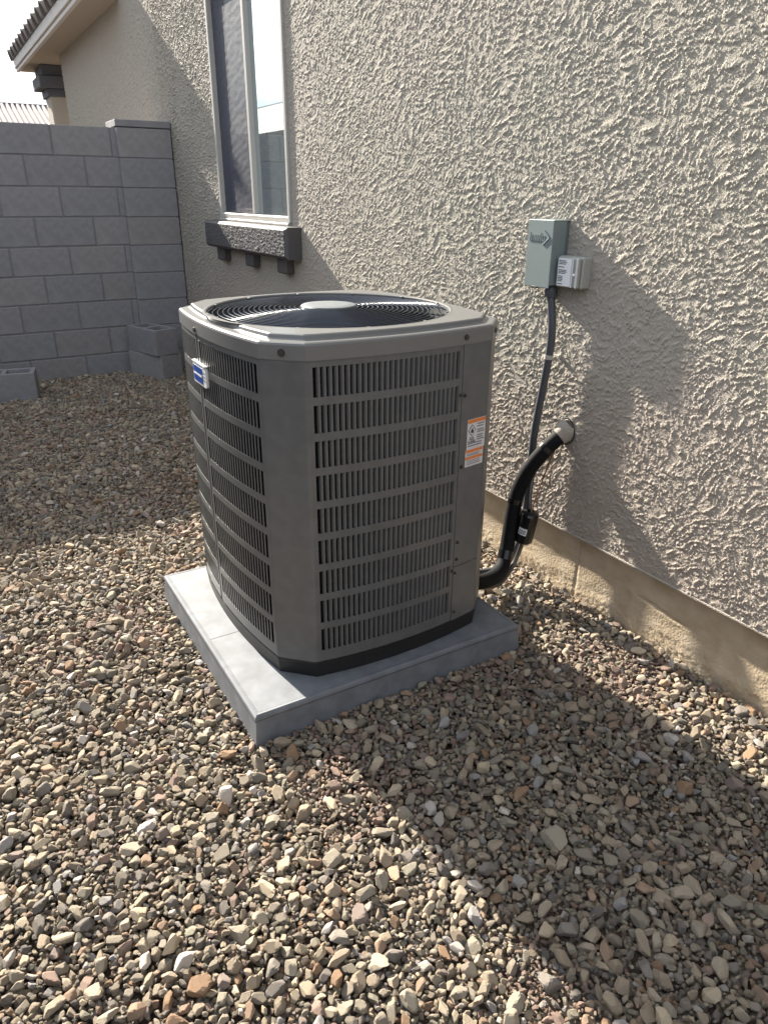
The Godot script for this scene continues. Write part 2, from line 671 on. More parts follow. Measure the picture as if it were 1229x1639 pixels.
# trowelled lace stucco: patches of strokes that curve, knobbly, flattened in places
func stucco_height(x: float, y: float) -> float:
	var wx := n_warp.get_noise_2d(x, y)
	var wy := n_warp.get_noise_2d(x + 40.0, y)
	var c := n_cell.get_noise_2d(x * 1.7 + wx * 0.2, y * 0.9 + wy * 0.2)
	var a := 0.20 + c * 0.75
	var u := (x * cos(a) + y * sin(a))
	var v := (-x * sin(a) + y * cos(a)) + wy * 0.055 + wx * 0.02
	var k := n_knob.get_noise_2d(x, y)
	var s := n_slow.get_noise_2d(x, y)
	# plaster dragged over a smooth bed: crusty raised coats, and ridges left by each pass of the trowel
	var p := n_ridge.get_noise_2d(u * 7.5 + c * 90.0 + k * 0.25, v * 22.0 + k * 0.3 + 7.0)
	var coat := smoothstep(-0.10, 0.10, p + 0.06 + s * 0.2 + k * 0.35)
	var breaks := n_ridge.get_noise_2d(u * 8.5 + c * 50.0, v * 38.0 + 31.0)
	var f := v * 42.0 + p * 0.55 + k * 0.26 + c * 7.0
	f -= floor(f)
	var pass_ridge := smoothstep(0.0, 0.20, f) * (1.0 - smoothstep(0.26, 0.70, f)) * smoothstep(-0.35, 0.15, breaks + s * 0.2)
	var r := n_ridge.get_noise_2d(u * 24.0 + c * 40.0 + k * 0.9, v * 78.0 + k * 1.3)
	var h := coat * (0.20 + 0.13 * smoothstep(-0.12, 0.28, r + k * 0.5) + 0.22 * k) + pass_ridge * (0.60 + 0.80 * k) + 0.08 * k
	return h * (0.0041 + 0.0055 * smoothstep(-3.0, -5.5, x))

func stucco_tone(x: float, y: float) -> Color:
	var s := n_slow.get_noise_2d(x * 0.8 + 9.0, y * 0.8)
	var base := Vector3(0.362, 0.326, 0.280)
	var pink := Vector3(0.382, 0.320, 0.276)
	var green := Vector3(0.352, 0.328, 0.274)
	var low := smoothstep(0.95, 0.35, y + s * 0.25)
	var col := base.lerp(green, clampf(0.5 + s, 0, 1)).lerp(pink, low * 0.7)
	return Color(col.x, col.y, col.z)

func stucco_field(x0: float, x1: float, y0: float, y1: float, dx: float, dy: float, holes: Array, hf: Callable, tone: Callable, grade := 0.0) -> ArrayMesh:
	# with a grade the columns spread out with the distance from x = 0.9, as the eye needs fewer there
	var X := PackedFloat32Array()
	var nx := int(ceil((x1 - x0) / dx)) + 1
	if grade > 0.0:
		var xx := x1
		while xx > x0:
			X.append(xx)
			xx -= dx * maxf(1.0, Vector2(0.9 - xx, 1.74).length() * grade)
		X.append(x0)
		X.reverse()
		nx = X.size()
	else:
		for i in nx:
			X.append(x0 + (x1 - x0) * i / (nx - 1))
	var ny := int(ceil((y1 - y0) / dy)) + 1
	dy = (y1 - y0) / (ny - 1)
	var H := PackedFloat32Array()
	H.resize(nx * ny)
	var v := PackedVector3Array()
	v.resize(nx * ny)
	var n := PackedVector3Array()
	n.resize(nx * ny)
	var col := PackedColorArray()
	col.resize(nx * ny)
	for j in ny:
		var y := y0 + dy * j
		for i in nx:
			var x := X[i]
			var h: float = hf.call(x, y)
			H[j * nx + i] = h
			v[j * nx + i] = Vector3(x, y, h)
	var tc := []
	for j in ny:
		var jm := maxi(j - 1, 0) * nx
		var jp := mini(j + 1, ny - 1) * nx
		for i in nx:
			var ia := maxi(i - 1, 0)
			var ib := mini(i + 1, nx - 1)
			var gx := (H[j * nx + ib] - H[j * nx + ia]) / (X[ib] - X[ia])
			var gy := (H[jp + i] - H[jm + i]) / (2.0 * dy)
			n[j * nx + i] = Vector3(-gx, -gy, 1.0).normalized()
	var ts := 8
	for j in range(0, ny, ts):
		for i in range(0, nx, ts):
			var c: Color = tone.call(X[i], y0 + dy * j)
			for jj in range(j, mini(j + ts, ny)):
				for ii in range(i, mini(i + ts, nx)):
					col[jj * nx + ii] = c
	var idx := PackedInt32Array()
	for j in ny - 1:
		for i in nx - 1:
			if holes.size() > 0:
				var cx := (X[i] + X[i + 1]) * 0.5
				var cy := y0 + dy * (j + 0.5)
				var skip := false
				for hr in holes:
					if hr.has_point(Vector2(cx, cy)):
						skip = true
				if skip:
					continue
			var a := j * nx + i
			idx.append(a); idx.append(a + nx); idx.append(a + 1)
			idx.append(a + 1); idx.append(a + nx); idx.append(a + nx + 1)
	var am := ArrayMesh.new()
	var arr := []
	arr.resize(Mesh.ARRAY_MAX)
	arr[Mesh.ARRAY_VERTEX] = v
	arr[Mesh.ARRAY_NORMAL] = n
	arr[Mesh.ARRAY_COLOR] = col
	arr[Mesh.ARRAY_INDEX] = idx
	am.add_surface_from_arrays(Mesh.PRIMITIVE_TRIANGLES, arr)
	return am

const WX0 := -4.195
const WX1 := -3.05
const WY0 := 1.182
const WY1 := 2.46
const HX0 := -9.43
const HX1 := 3.6
const BASE := 0.241
const SOFFIT := 2.785
const UPX := -6.35        # from here on the wall rises a storey higher, with no eave
const UPY := 5.3

func build_house() -> void:
	init_stucco()
	var house := thing("house", "tan stucco house with a sliding window and tiled eave beside the condenser", "house")
	var hole := [Rect2(WX0, WY0, WX1 - WX0, WY1 - WY0)]
	var hf := stucco_height
	var tf := stucco_tone
	part("stucco_wall", stucco_field(-5.4, 0.4, BASE, SOFFIT, 0.0027, 0.0031, hole, hf, tf, 0.5), M.stucco, house)
	part("stucco_wall", stucco_field(HX0, -5.4, 1.5, SOFFIT, 0.010, 0.008, [], hf, tf), M.stucco, house)
	part("stucco_wall", stucco_field(HX0, -5.4, BASE, 1.5, 0.05, 0.05, [], hf, tf), M.stucco, house)
	part("stucco_wall", stucco_field(0.4, HX1, BASE, SOFFIT, 0.02, 0.02, [], hf, tf), M.stucco, house)
	part("stucco_wall", stucco_field(UPX, HX1, SOFFIT, UPY, 0.03, 0.03, [], hf, tf), M.stucco, house)
	# solid wall behind the stucco coat, with the window left open
	var core := Shape.new()
	core.block(Vector3(HX0, BASE, -0.16), Vector3(WX0, SOFFIT + 0.02, -0.002))
	core.block(Vector3(WX1, BASE, -0.16), Vector3(HX1, SOFFIT + 0.02, -0.002))
	core.block(Vector3(WX0, BASE, -0.16), Vector3(WX1, WY0, -0.002))
	core.block(Vector3(WX0, WY1, -0.16), Vector3(WX1, SOFFIT + 0.02, -0.002))
	core.block(Vector3(HX0, BASE, -8.0), Vector3(HX0 + 0.16, SOFFIT + 0.02, -0.16))
	core.block(Vector3(HX1 - 0.16, BASE, -8.0), Vector3(HX1, SOFFIT + 0.02, -0.16))
	core.block(Vector3(HX0 + 0.16, BASE, -8.0), Vector3(HX1 - 0.16, SOFFIT + 0.02, -7.84))
	core.block(Vector3(UPX, SOFFIT + 0.02, -8.0), Vector3(HX1, UPY, -0.002))
	core.block(Vector3(UPX - 0.02, UPY, -8.02), Vector3(HX1 + 0.02, UPY + 0.08, 0.03), 0.01)
	part("wall", core.mesh(), M.stucco_plain, house)
	var room := Shape.new()
	room.block(Vector3(HX0 + 0.17, SOFFIT, -7.8), Vector3(HX1 - 0.17, SOFFIT + 0.1, -0.17))
	room.block(Vector3(HX0 + 0.17, 0.2, -7.8), Vector3(HX1 - 0.17, 0.26, -0.17))
	room.block(Vector3(HX0 + 0.2, 0.26, -3.0), Vector3(HX1 - 0.2, SOFFIT, -2.9))
	part("interior", room.mesh(), M.room, house)
	# weep screed: the thin lip under the stucco
	var lip := Shape.new()
	lip.block(Vector3(HX0, BASE - 0.006, -0.04), Vector3(HX1, BASE + 0.001, 0.003), 0.001)
	part("weep_screed", lip.mesh(), M.stucco_plain, house)
	# foundation: smooth concrete stem wall with trowel marks
	var fn := FastNoiseLite.new()
	fn.frequency = 3.0
	fn.seed = 71
	fn.fractal_octaves = 4
	var fh := func(x: float, y: float) -> float:
		var n1 := fn.get_noise_2d(x, y * 4.0)
		var low := smoothstep(0.10, 0.02, y)
		var pit := fn.get_noise_2d(x * 22.0, y * 30.0)
		var seam := 0.004 * smoothstep(0.006, 0.0, absf(x + 0.735))
		var scar := 0.005 * smoothstep(0.006, 0.0, absf(y - 0.125 + 0.10 * (x + 0.36) + 0.01 * n1)) * smoothstep(0.11, 0.09, absf(x + 0.36))
		return -0.025 + n1 * 0.0035 + low * (0.003 + 0.005 * maxf(pit, 0.0)) - seam - scar
	var ft := func(x: float, y: float) -> Color:
		var n1 := fn.get_noise_2d(x * 0.7 + 5.0, y * 3.0)
		var c := Vector3(0.54, 0.455, 0.345) * (1.0 + 0.07 * n1)
		return Color(c.x, c.y, c.z)
	var fm: StandardMaterial3D = M.foundation.duplicate()
	fm.albedo_color = Color(1, 1, 1)
	fm.vertex_color_use_as_albedo = true
	part("foundation", stucco_field(-3.0, 0.4, -0.12, BASE - 0.004, 0.006, 0.006, [], fh, ft), fm, house)
	var fb := Shape.new()
	fb.block(Vector3(HX0, -0.3, -8.0), Vector3(HX1, BASE - 0.004, -0.045))
	fb.block(Vector3(HX0, -0.3, -0.045), Vector3(-3.0, BASE - 0.007, -0.025))
	fb.block(Vector3(0.4, -0.3, -0.045), Vector3(HX1, BASE - 0.007, -0.025))
	part("foundation", fb.mesh(), M.foundation, house)
	build_window(house)
	build_roof(house)

func build_window(house: Node3D) -> void:
	var win := Node3D.new()
	win.name = "window"
	house.add_child(win)
	var f := Shape.new()
	var zf0 := -0.07
	var zf1 := 0.014
	var w := 0.031
	f.block(Vector3(WX0, WY0, zf0), Vector3(WX0 + w, WY1, zf1), 0.004)
	f.block(Vector3(WX1 - w, WY0, zf0), Vector3(WX1, WY1, zf1), 0.004)
	f.block(Vector3(WX0 + w, WY0, zf0), Vector3(WX1 - w, WY0 + w, zf1 - 0.003), 0.004)
	f.block(Vector3(WX0 + w, WY1 - w, zf0), Vector3(WX1 - w, WY1, zf1 - 0.003), 0.004)
	# sill ledge of the frame
	f.block(Vector3(WX0 + 0.01, WY0 - 0.016, -0.02), Vector3(WX1 - 0.01, WY0 - 0.001, 0.022), 0.003)
	part("frame", f.mesh(), M.window_frame, win)
	var ms := Shape.new()
	ms.block(Vector3(-3.618, WY0 + w, -0.05), Vector3(-3.582, WY1 - w, 0.006), 0.004)
	part("mullion", ms.mesh(), M.window_frame, win)
	# sliding sash behind the screen, on the far half
	var sa := Shape.new()
	sa.block(Vector3(WX0 + w, WY0 + w, -0.06), Vector3(WX0 + w + 0.028, WY1 - w, -0.03), 0.003)
	sa.block(Vector3(WX0 + w + 0.028, WY0 + w, -0.06), Vector3(-3.618, WY0 + w + 0.03, -0.03), 0.003)
	part("sash", sa.mesh(), M.window_frame, win)
	var g := Shape.new()
	g.quad(Vector3(-3.60, WY0 + 0.03, -0.022), Vector3(WX1 - 0.03, WY0 + 0.03, -0.022), Vector3(WX1 - 0.03, WY1 - 0.03, -0.022), Vector3(-3.60, WY1 - 0.03, -0.022), Vector3.BACK)
	part("pane", g.mesh(), M.glass, win)
	var g2 := Shape.new()
	g2.quad(Vector3(WX0 + 0.03, WY0 + 0.03, -0.045), Vector3(-3.60, WY0 + 0.03, -0.045), Vector3(-3.60, WY1 - 0.03, -0.045), Vector3(WX0 + 0.03, WY1 - 0.03, -0.045), Vector3.BACK)
	part("pane", g2.mesh(), M.glass, win)
	# insect screen, slightly slack, with its own thin frame
	var sn := FastNoiseLite.new()
	sn.frequency = 9.0
	sn.seed = 5
	var sh := func(x: float, y: float) -> float:
		return -0.014 + sn.get_noise_2d(x, y * 3.5) * 0.0016
	var st := func(_x: float, _y: float) -> Color:
		return Color(1, 1, 1)
	part("insect_screen", stucco_field(WX0 + w + 0.012, -3.622, WY0 + w + 0.01, WY1 - w, 0.02, 0.01, [], sh, st), M.screen, win)
	# blinds hanging inside: each slat
	var sl := Shape.new()
	sl.box(Vector3(1.12, 0.0025, 0.048), T(Vector3.ZERO, Basis(Vector3.RIGHT, 0.95)))
	var slm := sl.mesh()
	var y := WY0 + 0.04
	while y < WY1:
		var o := part("slat", slm, M.slat, win)
		o.position = Vector3((WX0 + WX1) * 0.5, y, -0.115)
		y += 0.046
	# dark trim sill under the window with three brackets
	var sill := Node3D.new()
	sill.name = "window_sill"
	house.add_child(sill)
	var sf := func(x: float, yy: float) -> float:
		var edge := minf(minf(x + 4.30, -2.93 - x), minf(yy - 1.0, 1.165 - yy))
		return 0.098 - 0.016 * smoothstep(0.016, 0.0, edge) + (stucco_height(x * 1.5 + 13.0, yy * 1.5) * 0.9 if edge > 0.012 else 0.0)
	var stn := func(_x: float, _y: float) -> Color:
		return Color(0.085, 0.082, 0.083)
	var sm: StandardMaterial3D = M.trim_dark.duplicate()
	sm.albedo_color = Color(1, 1, 1)
	sm.vertex_color_use_as_albedo = true
	part("ledge", stucco_field(-4.30, -2.93, 1.0, 1.165, 0.004, 0.0035, [], sf, stn), sm, sill)
	var sb := Shape.new()
	sb.block(Vector3(-4.30, 1.0, 0.0), Vector3(-2.93, 1.165, 0.082))
	part("ledge_body", sb.mesh(), M.trim_dark, sill)
	for x in [-4.205, -3.675, -3.17]:
		var b := Shape.new()
		b.block(Vector3(x, 0.915, 0.0), Vector3(x + 0.128, 1.0, 0.055), 0.008)
		part("bracket", b.mesh(), M.trim_dark, sill)

func build_roof(house: Node3D) -> void:
	var rx0 := -11.05
	var rx1 := UPX - 0.002
	var so := Shape.new()
	so.block(Vector3(rx0, SOFFIT, 0.004), Vector3(rx1, SOFFIT + 0.025, 0.285))
	so.block(Vector3(rx0, SOFFIT, -0.3), Vector3(HX0 - 0.002, SOFFIT + 0.025, 0.004))
	so.block(Vector3(rx0, SOFFIT, -8.0), Vector3(HX0 - 0.002, SOFFIT + 0.025, -0.3))
	part("soffit", so.mesh(), M.soffit, house)
	var fa := Shape.new()
	fa.block(Vector3(rx0, SOFFIT + 0.028, 0.285), Vector3(rx1, SOFFIT + 0.12, 0.318), 0.004)
	part("fascia", fa.mesh(), M.fascia, house)
	var st := Shape.new()
	st.block(Vector3(rx0, SOFFIT - 0.012, 0.262), Vector3(rx1, SOFFIT + 0.024, 0.300), 0.003)
	part("fascia_strip", st.mesh(), M.fascia, house)
	var slope := atan(0.34)
	var deck := Shape.new()
	var bs := Basis(Vector3.RIGHT, slope)
	deck.box(Vector3(rx1 - rx0, 0.03, 4.75), T(Vector3((rx0 + rx1) * 0.5, SOFFIT + 0.12 + 0.80, -1.95), bs))
	deck.box(Vector3(rx1 - rx0, 0.03, 4.75), T(Vector3((rx0 + rx1) * 0.5, SOFFIT + 0.12 + 0.80, -6.43), Basis(Vector3.RIGHT, -slope)))
	part("roof", deck.mesh(), M.tile, house)
	# barrel tiles: the eave course one by one, the rest of the slope as one
	var tl := Shape.new()
	barrel(tl, Transform3D(), 0.42, 0.118, 0.02)
	var tm := tl.mesh()
	var field := Shape.new()
	var x := rx0 + 0.15
	var row := 0
	while x < rx1 - 0.1:
		var o := piece("roof_tile", tm, M.tile, house)
		o.transform = T(Vector3(x, SOFFIT + 0.105, 0.345), bs)
		barrel(field, T(Vector3(x, SOFFIT + 0.105 + 0.40 * sin(slope) + 0.02, 0.345 - 0.40 * cos(slope)), bs), 4.2, 0.115, 0.02)
		x += 0.30
		row += 1
	var fl := part("tile_courses", field.mesh(), M.tile, house)
	fl.set_meta("kind", "stuff")
	# patio column past the end of the wall, with a stepped dark capital
	var col := Node3D.new()
	col.name = "patio_column"
	house.add_child(col)
	var sh := Shape.new()
	sh.block(Vector3(-10.66, -0.05, -0.42), Vector3(-10.25, 2.46, 0.05), 0.01)
	part("shaft", sh.mesh(), M.stucco_plain, col)
	var cp := Shape.new()
	cp.block(Vector3(-10.69, 2.44, -0.45), Vector3(-10.22, 2.53, 0.08), 0.008)
	cp.block(Vector3(-10.77, 2.53, -0.53), Vector3(-10.14, 2.665, 0.165), 0.012)
	cp.block(Vector3(-10.73, 2.665, -0.49), Vector3(-10.18, SOFFIT, 0.12), 0.008)
	part("capital", cp.mesh(), M.trim_blue, col)

# a half-round roof tile with thickness, running towards -z from its mouth at the origin
func barrel(s: Shape, t: Transform3D, length: float, r: float, thick: float) -> void:
	var segs := 10
	for i in segs:
		var a := PI * i / segs
		var b := PI * (i + 1) / segs
		var ca := Vector3(cos(a), sin(a), 0)
		var cb := Vector3(cos(b), sin(b), 0)
		var back := Vector3(0, 0, -length)
		s.squad(t * (ca * r), t * (cb * r), t * (cb * r + back), t * (ca * r + back), t.basis * ca, t.basis * cb, t.basis * cb, t.basis * ca)
		var q := r - thick
		s.squad(t * (ca * q), t * (cb * q), t * (cb * q + back), t * (ca * q + back), t.basis * -ca, t.basis * -cb, t.basis * -cb, t.basis * -ca)
		s.quad(t * (ca * r), t * (cb * r), t * (cb * q), t * (ca * q), t.basis * Vector3.BACK)

# ------------------------------------------------------------------ block walls
var block_meshes := {}
func block_mesh(w: float, h: float, d: float) -> Mesh:
	var key := "%.3f %.3f %.3f" % [w, h, d]
	if not block_meshes.has(key):
		var s := Shape.new()
		s.box(Vector3(d, h, w), T(Vector3.ZERO), 0.004)
		block_meshes[key] = s.mesh()
	return block_meshes[key]

func build_block_wall() -> void:
	var wall := thing("block_wall", "grey concrete block garden wall with a pilaster against the house", "wall")
	var face := -5.244
	var depth := 0.15
	var top := 1.773
	var mc := Shape.new()
	mc.block(Vector3(face - depth + 0.007, -0.3, 0.012), Vector3(face - 0.005, top - 0.008, 6.0))
	part("mortar", mc.mesh(), M.mortar, wall)
	var joint := 0.010
	for course in 10:
		var yc := top - RISE * (course + 0.5)
		# joints measured from the photograph: alternate courses are half a block apart
		var z := 0.441 + (0.203 if course % 2 == 1 else 0.0) - 0.406
		while z < 3.4:
			var z0 := maxf(z, 0.03)
			var z1 := z + 0.406
			if z1 - z0 > 0.05:
				var w := z1 - z0 - joint
				var o := piece("block", block_mesh(snappedf(w, 0.001), RISE - joint, depth), M.blocks[rng.randi_range(0, 5)], wall)
				o.position = Vector3(face - depth * 0.5 + rng.randf_range(-0.0012, 0.0012), yc, (z0 + z1) * 0.5)
			z += 0.406
	# pilaster
	var pf := -5.194
	var pc := Shape.new()
	pc.block(Vector3(pf - 0.30, -0.3, 0.019), Vector3(pf - 0.006, 1.765, 0.398))
	part("mortar", pc.mesh(), M.mortar, wall)
	for course in 10:
		var o := piece("pilaster_block", block_mesh(0.394, RISE - 0.007, 0.31), M.blocks[rng.randi_range(0, 5)], wall)
		o.position = Vector3(pf - 0.155 + rng.randf_range(-0.001, 0.001), 1.770 - RISE * (course + 0.5), 0.208)
	var cap_mat: StandardMaterial3D = M.blocks[2]
	var cap := Shape.new()
	cap.block(Vector3(pf - 0.315, 1.772, 0.008), Vector3(pf + 0.004, 1.818, 0.41), 0.004)
	part("cap", cap.mesh(), cap_mat, wall)

func build_neighbours() -> void:
	# house beyond the block wall: only its tiled roof shows
	var h := thing("house", "house beyond the block wall showing a pale ribbed tile roof", "house")
	var ridge := Vector3(-58.0, 6.62, 0.0)
	var slope := atan(0.36)
	var run := 5.5
	var w := Shape.new()
	w.block(Vector3(ridge.x - run + 0.5, -0.05, -15.0), Vector3(ridge.x + run - 0.5, ridge.y - run * 0.36, 11.0))
	part("wall", w.mesh(), M.stucco_plain, h)
	var dk := Shape.new()
	for s in [1.0, -1.0]:
		dk.box(Vector3(run / cos(slope), 0.05, 27.0), T(Vector3(ridge.x + s * run * 0.5, ridge.y - run * 0.18 - 0.06, -2.0), Basis(Vector3.BACK, -s * slope)))
	part("roof", dk.mesh(), M.tile_light, h)
	var tl := Shape.new()
	var z := -15.3
	var bs := Basis(Vector3.UP, PI / 2) * Basis(Vector3.RIGHT, slope)
	while z < 11.5:
		barrel(tl, T(Vector3(ridge.x + run, ridge.y - run * 0.36 - 0.02, z), bs), run / cos(slope), 0.12, 0.02)
		z += 0.31
	var tc := part("tile_courses", tl.mesh(), M.tile_light, h)
	tc.set_meta("kind", "stuff")
	var rd := Shape.new()
	barrel(rd, T(Vector3(ridge.x, ridge.y - 0.02, 11.5)), 27.0, 0.13, 0.02)
	part("ridge_tiles", rd.mesh(), M.tile, h)
	# across the side yard, seen mirrored in the window
	var v := thing("house", "house across the side yard, seen only mirrored in the window", "house")
	var vw := Shape.new()
	vw.block(Vector3(-34, -0.05, 5.2), Vector3(-2.5, 2.5, 11.0))
	part("wall", vw.mesh(), M.siding, v)
	var vr := Shape.new()
	vr.box(Vector3(32.5, 0.08, 4.6), T(Vector3(-18.2, 3.22, 6.75), Basis(Vector3.RIGHT, -slope)))
	vr.box(Vector3(32.5, 0.08, 4.6), T(Vector3(-18.2, 3.22, 10.95), Basis(Vector3.RIGHT, slope)))
	part("roof", vr.mesh(), M.tile, v)
	var sw := thing("side_yard_wall", "grey block wall along the far side of the yard", "wall")
	var ss := Shape.new()
	ss.block(Vector3(-5.2, -0.3, 3.4), Vector3(6.0, 1.57, 3.55))
	part("mortar", ss.mesh(), M.mortar, sw)
	for course in 8:
		var x := -5.2 + (0.203 if course % 2 == 1 else 0.0)
		while x < 3.0:
			var o := piece("block", block_mesh(0.396, RISE - 0.01, 0.164), M.blocks[rng.randi_range(0, 5)], sw)
			o.rotation.y = PI / 2
			o.position = Vector3(x + 0.203, 1.58 - RISE * (course + 0.5), 3.475)
			x += 0.406

# ------------------------------------------------------------------ equipment pad
func build_pad() -> void:
	var pad := thing("equipment_pad", "pale grey plastic equipment pad under the air conditioner on gravel", "equipment pad")
	var s := Shape.new()
	var lo := Vector3(-1.462, -0.03, 0.374)
	var hi := Vector3(-0.577, 0.085, 1.26)
	# tapered skirt and a rounded rim
	var rings := [[0.012, -0.03], [0.004, 0.066], [0.0, 0.074], [0.002, 0.081], [0.008, 0.0855], [0.016, 0.0845]]
	for i in rings.size() - 1:
		var o0: float = -rings[i][0] + (0.024 if i == 0 else 0.0)
		var o1: float = -rings[i + 1][0]
		if i == 0:
			o0 = 0.006
		var a := pad_ring(lo, hi, o0, rings[i][1])
		var b := pad_ring(lo, hi, o1, rings[i + 1][1])
		for k in 4:
			var m := (k + 1) % 4
			var out: Vector3 = ((a[k] + a[m]) * 0.5 - (lo + hi) * 0.5) * Vector3(1, 0, 1)
			if i >= 3:
				out = Vector3.UP
			s.quad(a[k], a[m], b[m], b[k], out + Vector3.UP * 0.05)
	part("skirt", s.mesh(), M.pad, pad)
	var t := Shape.new()
	var r := 0.016
	t.block(Vector3(lo.x + r, 0.05, lo.z + r), Vector3(-0.985, 0.0842, hi.z - r), 0.001)
	t.block(Vector3(-0.9846, 0.05, lo.z + r), Vector3(hi.x - r, 0.0842, hi.z - r), 0.001)
	part("top", t.mesh(), M.pad, pad)

func pad_ring(lo: Vector3, hi: Vector3, o: float, y: float) -> Array:
	return [Vector3(lo.x - o, y, lo.z - o), Vector3(hi.x + o, y, lo.z - o), Vector3(hi.x + o, y, hi.z + o), Vector3(lo.x - o, y, hi.z + o)]

# ------------------------------------------------------------------ air conditioner
const AC := Vector2(0, 0)          # the unit is built round its own middle
const HALF := Vector2(0.384, 0.355)
const CH := 0.08
const BULGE := 0.027

func side_axes(k: int) -> Array:        # outward, along, distance, half length
	match k:
		0: return [Vector2(1, 0), Vector2(0, -1), HALF.x, HALF.y - CH]
		1: return [Vector2(0, 1), Vector2(1, 0), HALF.y, HALF.x - CH]
		2: return [Vector2(-1, 0), Vector2(0, 1), HALF.x, HALF.y - CH]
	return [Vector2(0, -1), Vector2(-1, 0), HALF.y, HALF.x - CH]

# a point on bowed side k at s metres from its middle, off metres outside the sheet
func side_point(k: int, s: float, off: float, y: float) -> Vector3:
	var f := side_axes(k)
	var L: float = f[3]
	var o: Vector2 = f[0]
	var a: Vector2 = f[1]
	var q: Vector2 = AC + o * (f[2] + BULGE * (1.0 - (s / L) * (s / L))) + a * s
	var n := side_normal(k, s)
	return Vector3(q.x + n.x * off, y, q.y + n.z * off)

func side_normal(k: int, s: float) -> Vector3:
	var f := side_axes(k)
	var L: float = f[3]
	var slope := 2.0 * BULGE * s / (L * L)
	var o: Vector2 = f[0]
	var a: Vector2 = f[1]
	var n: Vector2 = (o + a * slope).normalized()
	return Vector3(n.x, 0, n.y)

# the plan of the cabinet, as segments [p0, n0, p1, n1]; off shifts it outwards
func outline(off: float, n := 18) -> Array:
	var out := []
	for k in [0, 3, 2, 1]:
		var f := side_axes(k)
		var L: float = f[3] + off * 0.4142
		var o: Vector2 = f[0]
		var a: Vector2 = f[1]
		var pts := []
		for i in n + 1:
			var t := -1.0 + 2.0 * i / n
			var q: Vector2 = AC + o * (f[2] + off + BULGE * (1.0 - t * t)) + a * (t * L)
			pts.append([q, side_normal(k, t * f[3])])
		for i in n:
			out.append([pts[i][0], pts[i][1], pts[i + 1][0], pts[i + 1][1]])
		# the chamfer to the next side
		var g := side_axes(k - 1 if k > 0 else 3)
		var L2: float = g[3] + off * 0.4142
		var q2: Vector2 = AC + (g[0] as Vector2) * (g[2] + off) - (g[1] as Vector2) * L2
		var nn: Vector2 = ((f[0] as Vector2) + (g[0] as Vector2)).normalized()
		var n3 := Vector3(nn.x, 0, nn.y)
		out.append([pts[n][0], n3, q2, n3])
	return out

func band(s: Shape, off0: float, y0: float, off1: float, y1: float) -> void:
	var a := outline(off0)
	var b := outline(off1)
	var tilt := Vector2(y1 - y0, off0 - off1).normalized()     # (share of outward, share of up)
	for i in a.size():
		var n0: Vector3 = (a[i][1] * tilt.x + Vector3.UP * tilt.y).normalized()
		var n1: Vector3 = (a[i][3] * tilt.x + Vector3.UP * tilt.y).normalized()
		s.squad(Vector3(a[i][0].x, y0, a[i][0].y), Vector3(a[i][2].x, y0, a[i][2].y), Vector3(b[i][2].x, y1, b[i][2].y), Vector3(b[i][0].x, y1, b[i][0].y), n0, n1, n1, n0)

func strip(s: Shape, k: int, s0: float, s1: float, y0: float, y1: float, off: float, deep := 0.0, n := 16) -> void:
	var steps := maxi(1, int(ceil(n * (s1 - s0) / 0.6)))
	for i in steps:
		var a := lerpf(s0, s1, float(i) / steps)
		var b := lerpf(s0, s1, float(i + 1) / steps)
		var na := side_normal(k, a)
		var nb := side_normal(k, b)
		s.squad(side_point(k, a, off, y0), side_point(k, b, off, y0), side_point(k, b, off, y1), side_point(k, a, off, y1), na, nb, nb, na)
		if deep > 0.0:
			for y in [y0, y1]:
				s.quad(side_point(k, a, off, y), side_point(k, b, off, y), side_point(k, b, off - deep, y), side_point(k, a, off - deep, y), Vector3.UP if y == y1 else Vector3.DOWN)
	if deep > 0.0:
		for e in [s0, s1]:
			var dir := (side_point(k, e + 0.01, 0, 0) - side_point(k, e, 0, 0)) * (1.0 if e == s1 else -1.0)
			s.quad(side_point(k, e, off, y0), side_point(k, e, off, y1), side_point(k, e, off - deep, y1), side_point(k, e, off - deep, y0), dir)

const AC_Y0 := 0.137
const AC_Y1 := 0.974

func grille_rows() -> Array:
	var rows := [[0.886, 0.958]]
	for i in 8:
		var t := 0.866 - 0.0893 * i
		rows.append([t - 0.0690, t])
	return rows

# a stamped louvre panel on side k between s0 and s1
func grille(k: int, s0: float, s1: float, parent: Node3D) -> void:
	var p := Shape.new()
	var rows := grille_rows()
	var m := 0.011
	var y_prev := AC_Y1
	for r in rows:
		strip(p, k, s0, s1, r[1], y_prev, 0.0, 0.003)
		y_prev = r[0]
	strip(p, k, s0, s1, AC_Y0, y_prev, 0.0, 0.003)
	var count := int(round((s1 - s0 - 2 * m) / 0.0151))
	var pitch := (s1 - s0 - 2 * m) / count
	for r in rows:
		strip(p, k, s0, s0 + m, r[0], r[1], 0.0, 0.001, 2)
		strip(p, k, s1 - m, s1, r[0], r[1], 0.0, 0.001, 2)
	var panel := part("grille_panel", p.mesh(), M.cabinet, parent)
	# the upright bars of each row, with the lip folded inwards
	for r in rows:
		var b := Shape.new()
		for i in count + 1:
			var c := s0 + m + pitch * i
			var h := 0.0029
			if i > 0 and i < count:
				strip(b, k, c - h, c + h, r[0], r[1], -0.0005, 0.001, 1)
			if i > 0:
				# lip on the slot's right-hand end
				var e := c - h if i < count else s1 - m
				var q0 := side_point(k, e, -0.001, r[0])
				var n := side_normal(k, e)
				var a := (side_point(k, e + 0.001, 0, 0) - side_point(k, e, 0, 0)).normalized()
				var inn := -n * 0.0060 - a * 0.0030
				var up := Vector3(0, r[1] - r[0], 0)
				b.quad(q0, q0 + up, q0 + up + inn, q0 + inn, n - a)
		part("louvre_bars", b.mesh(), M.cabinet, panel)

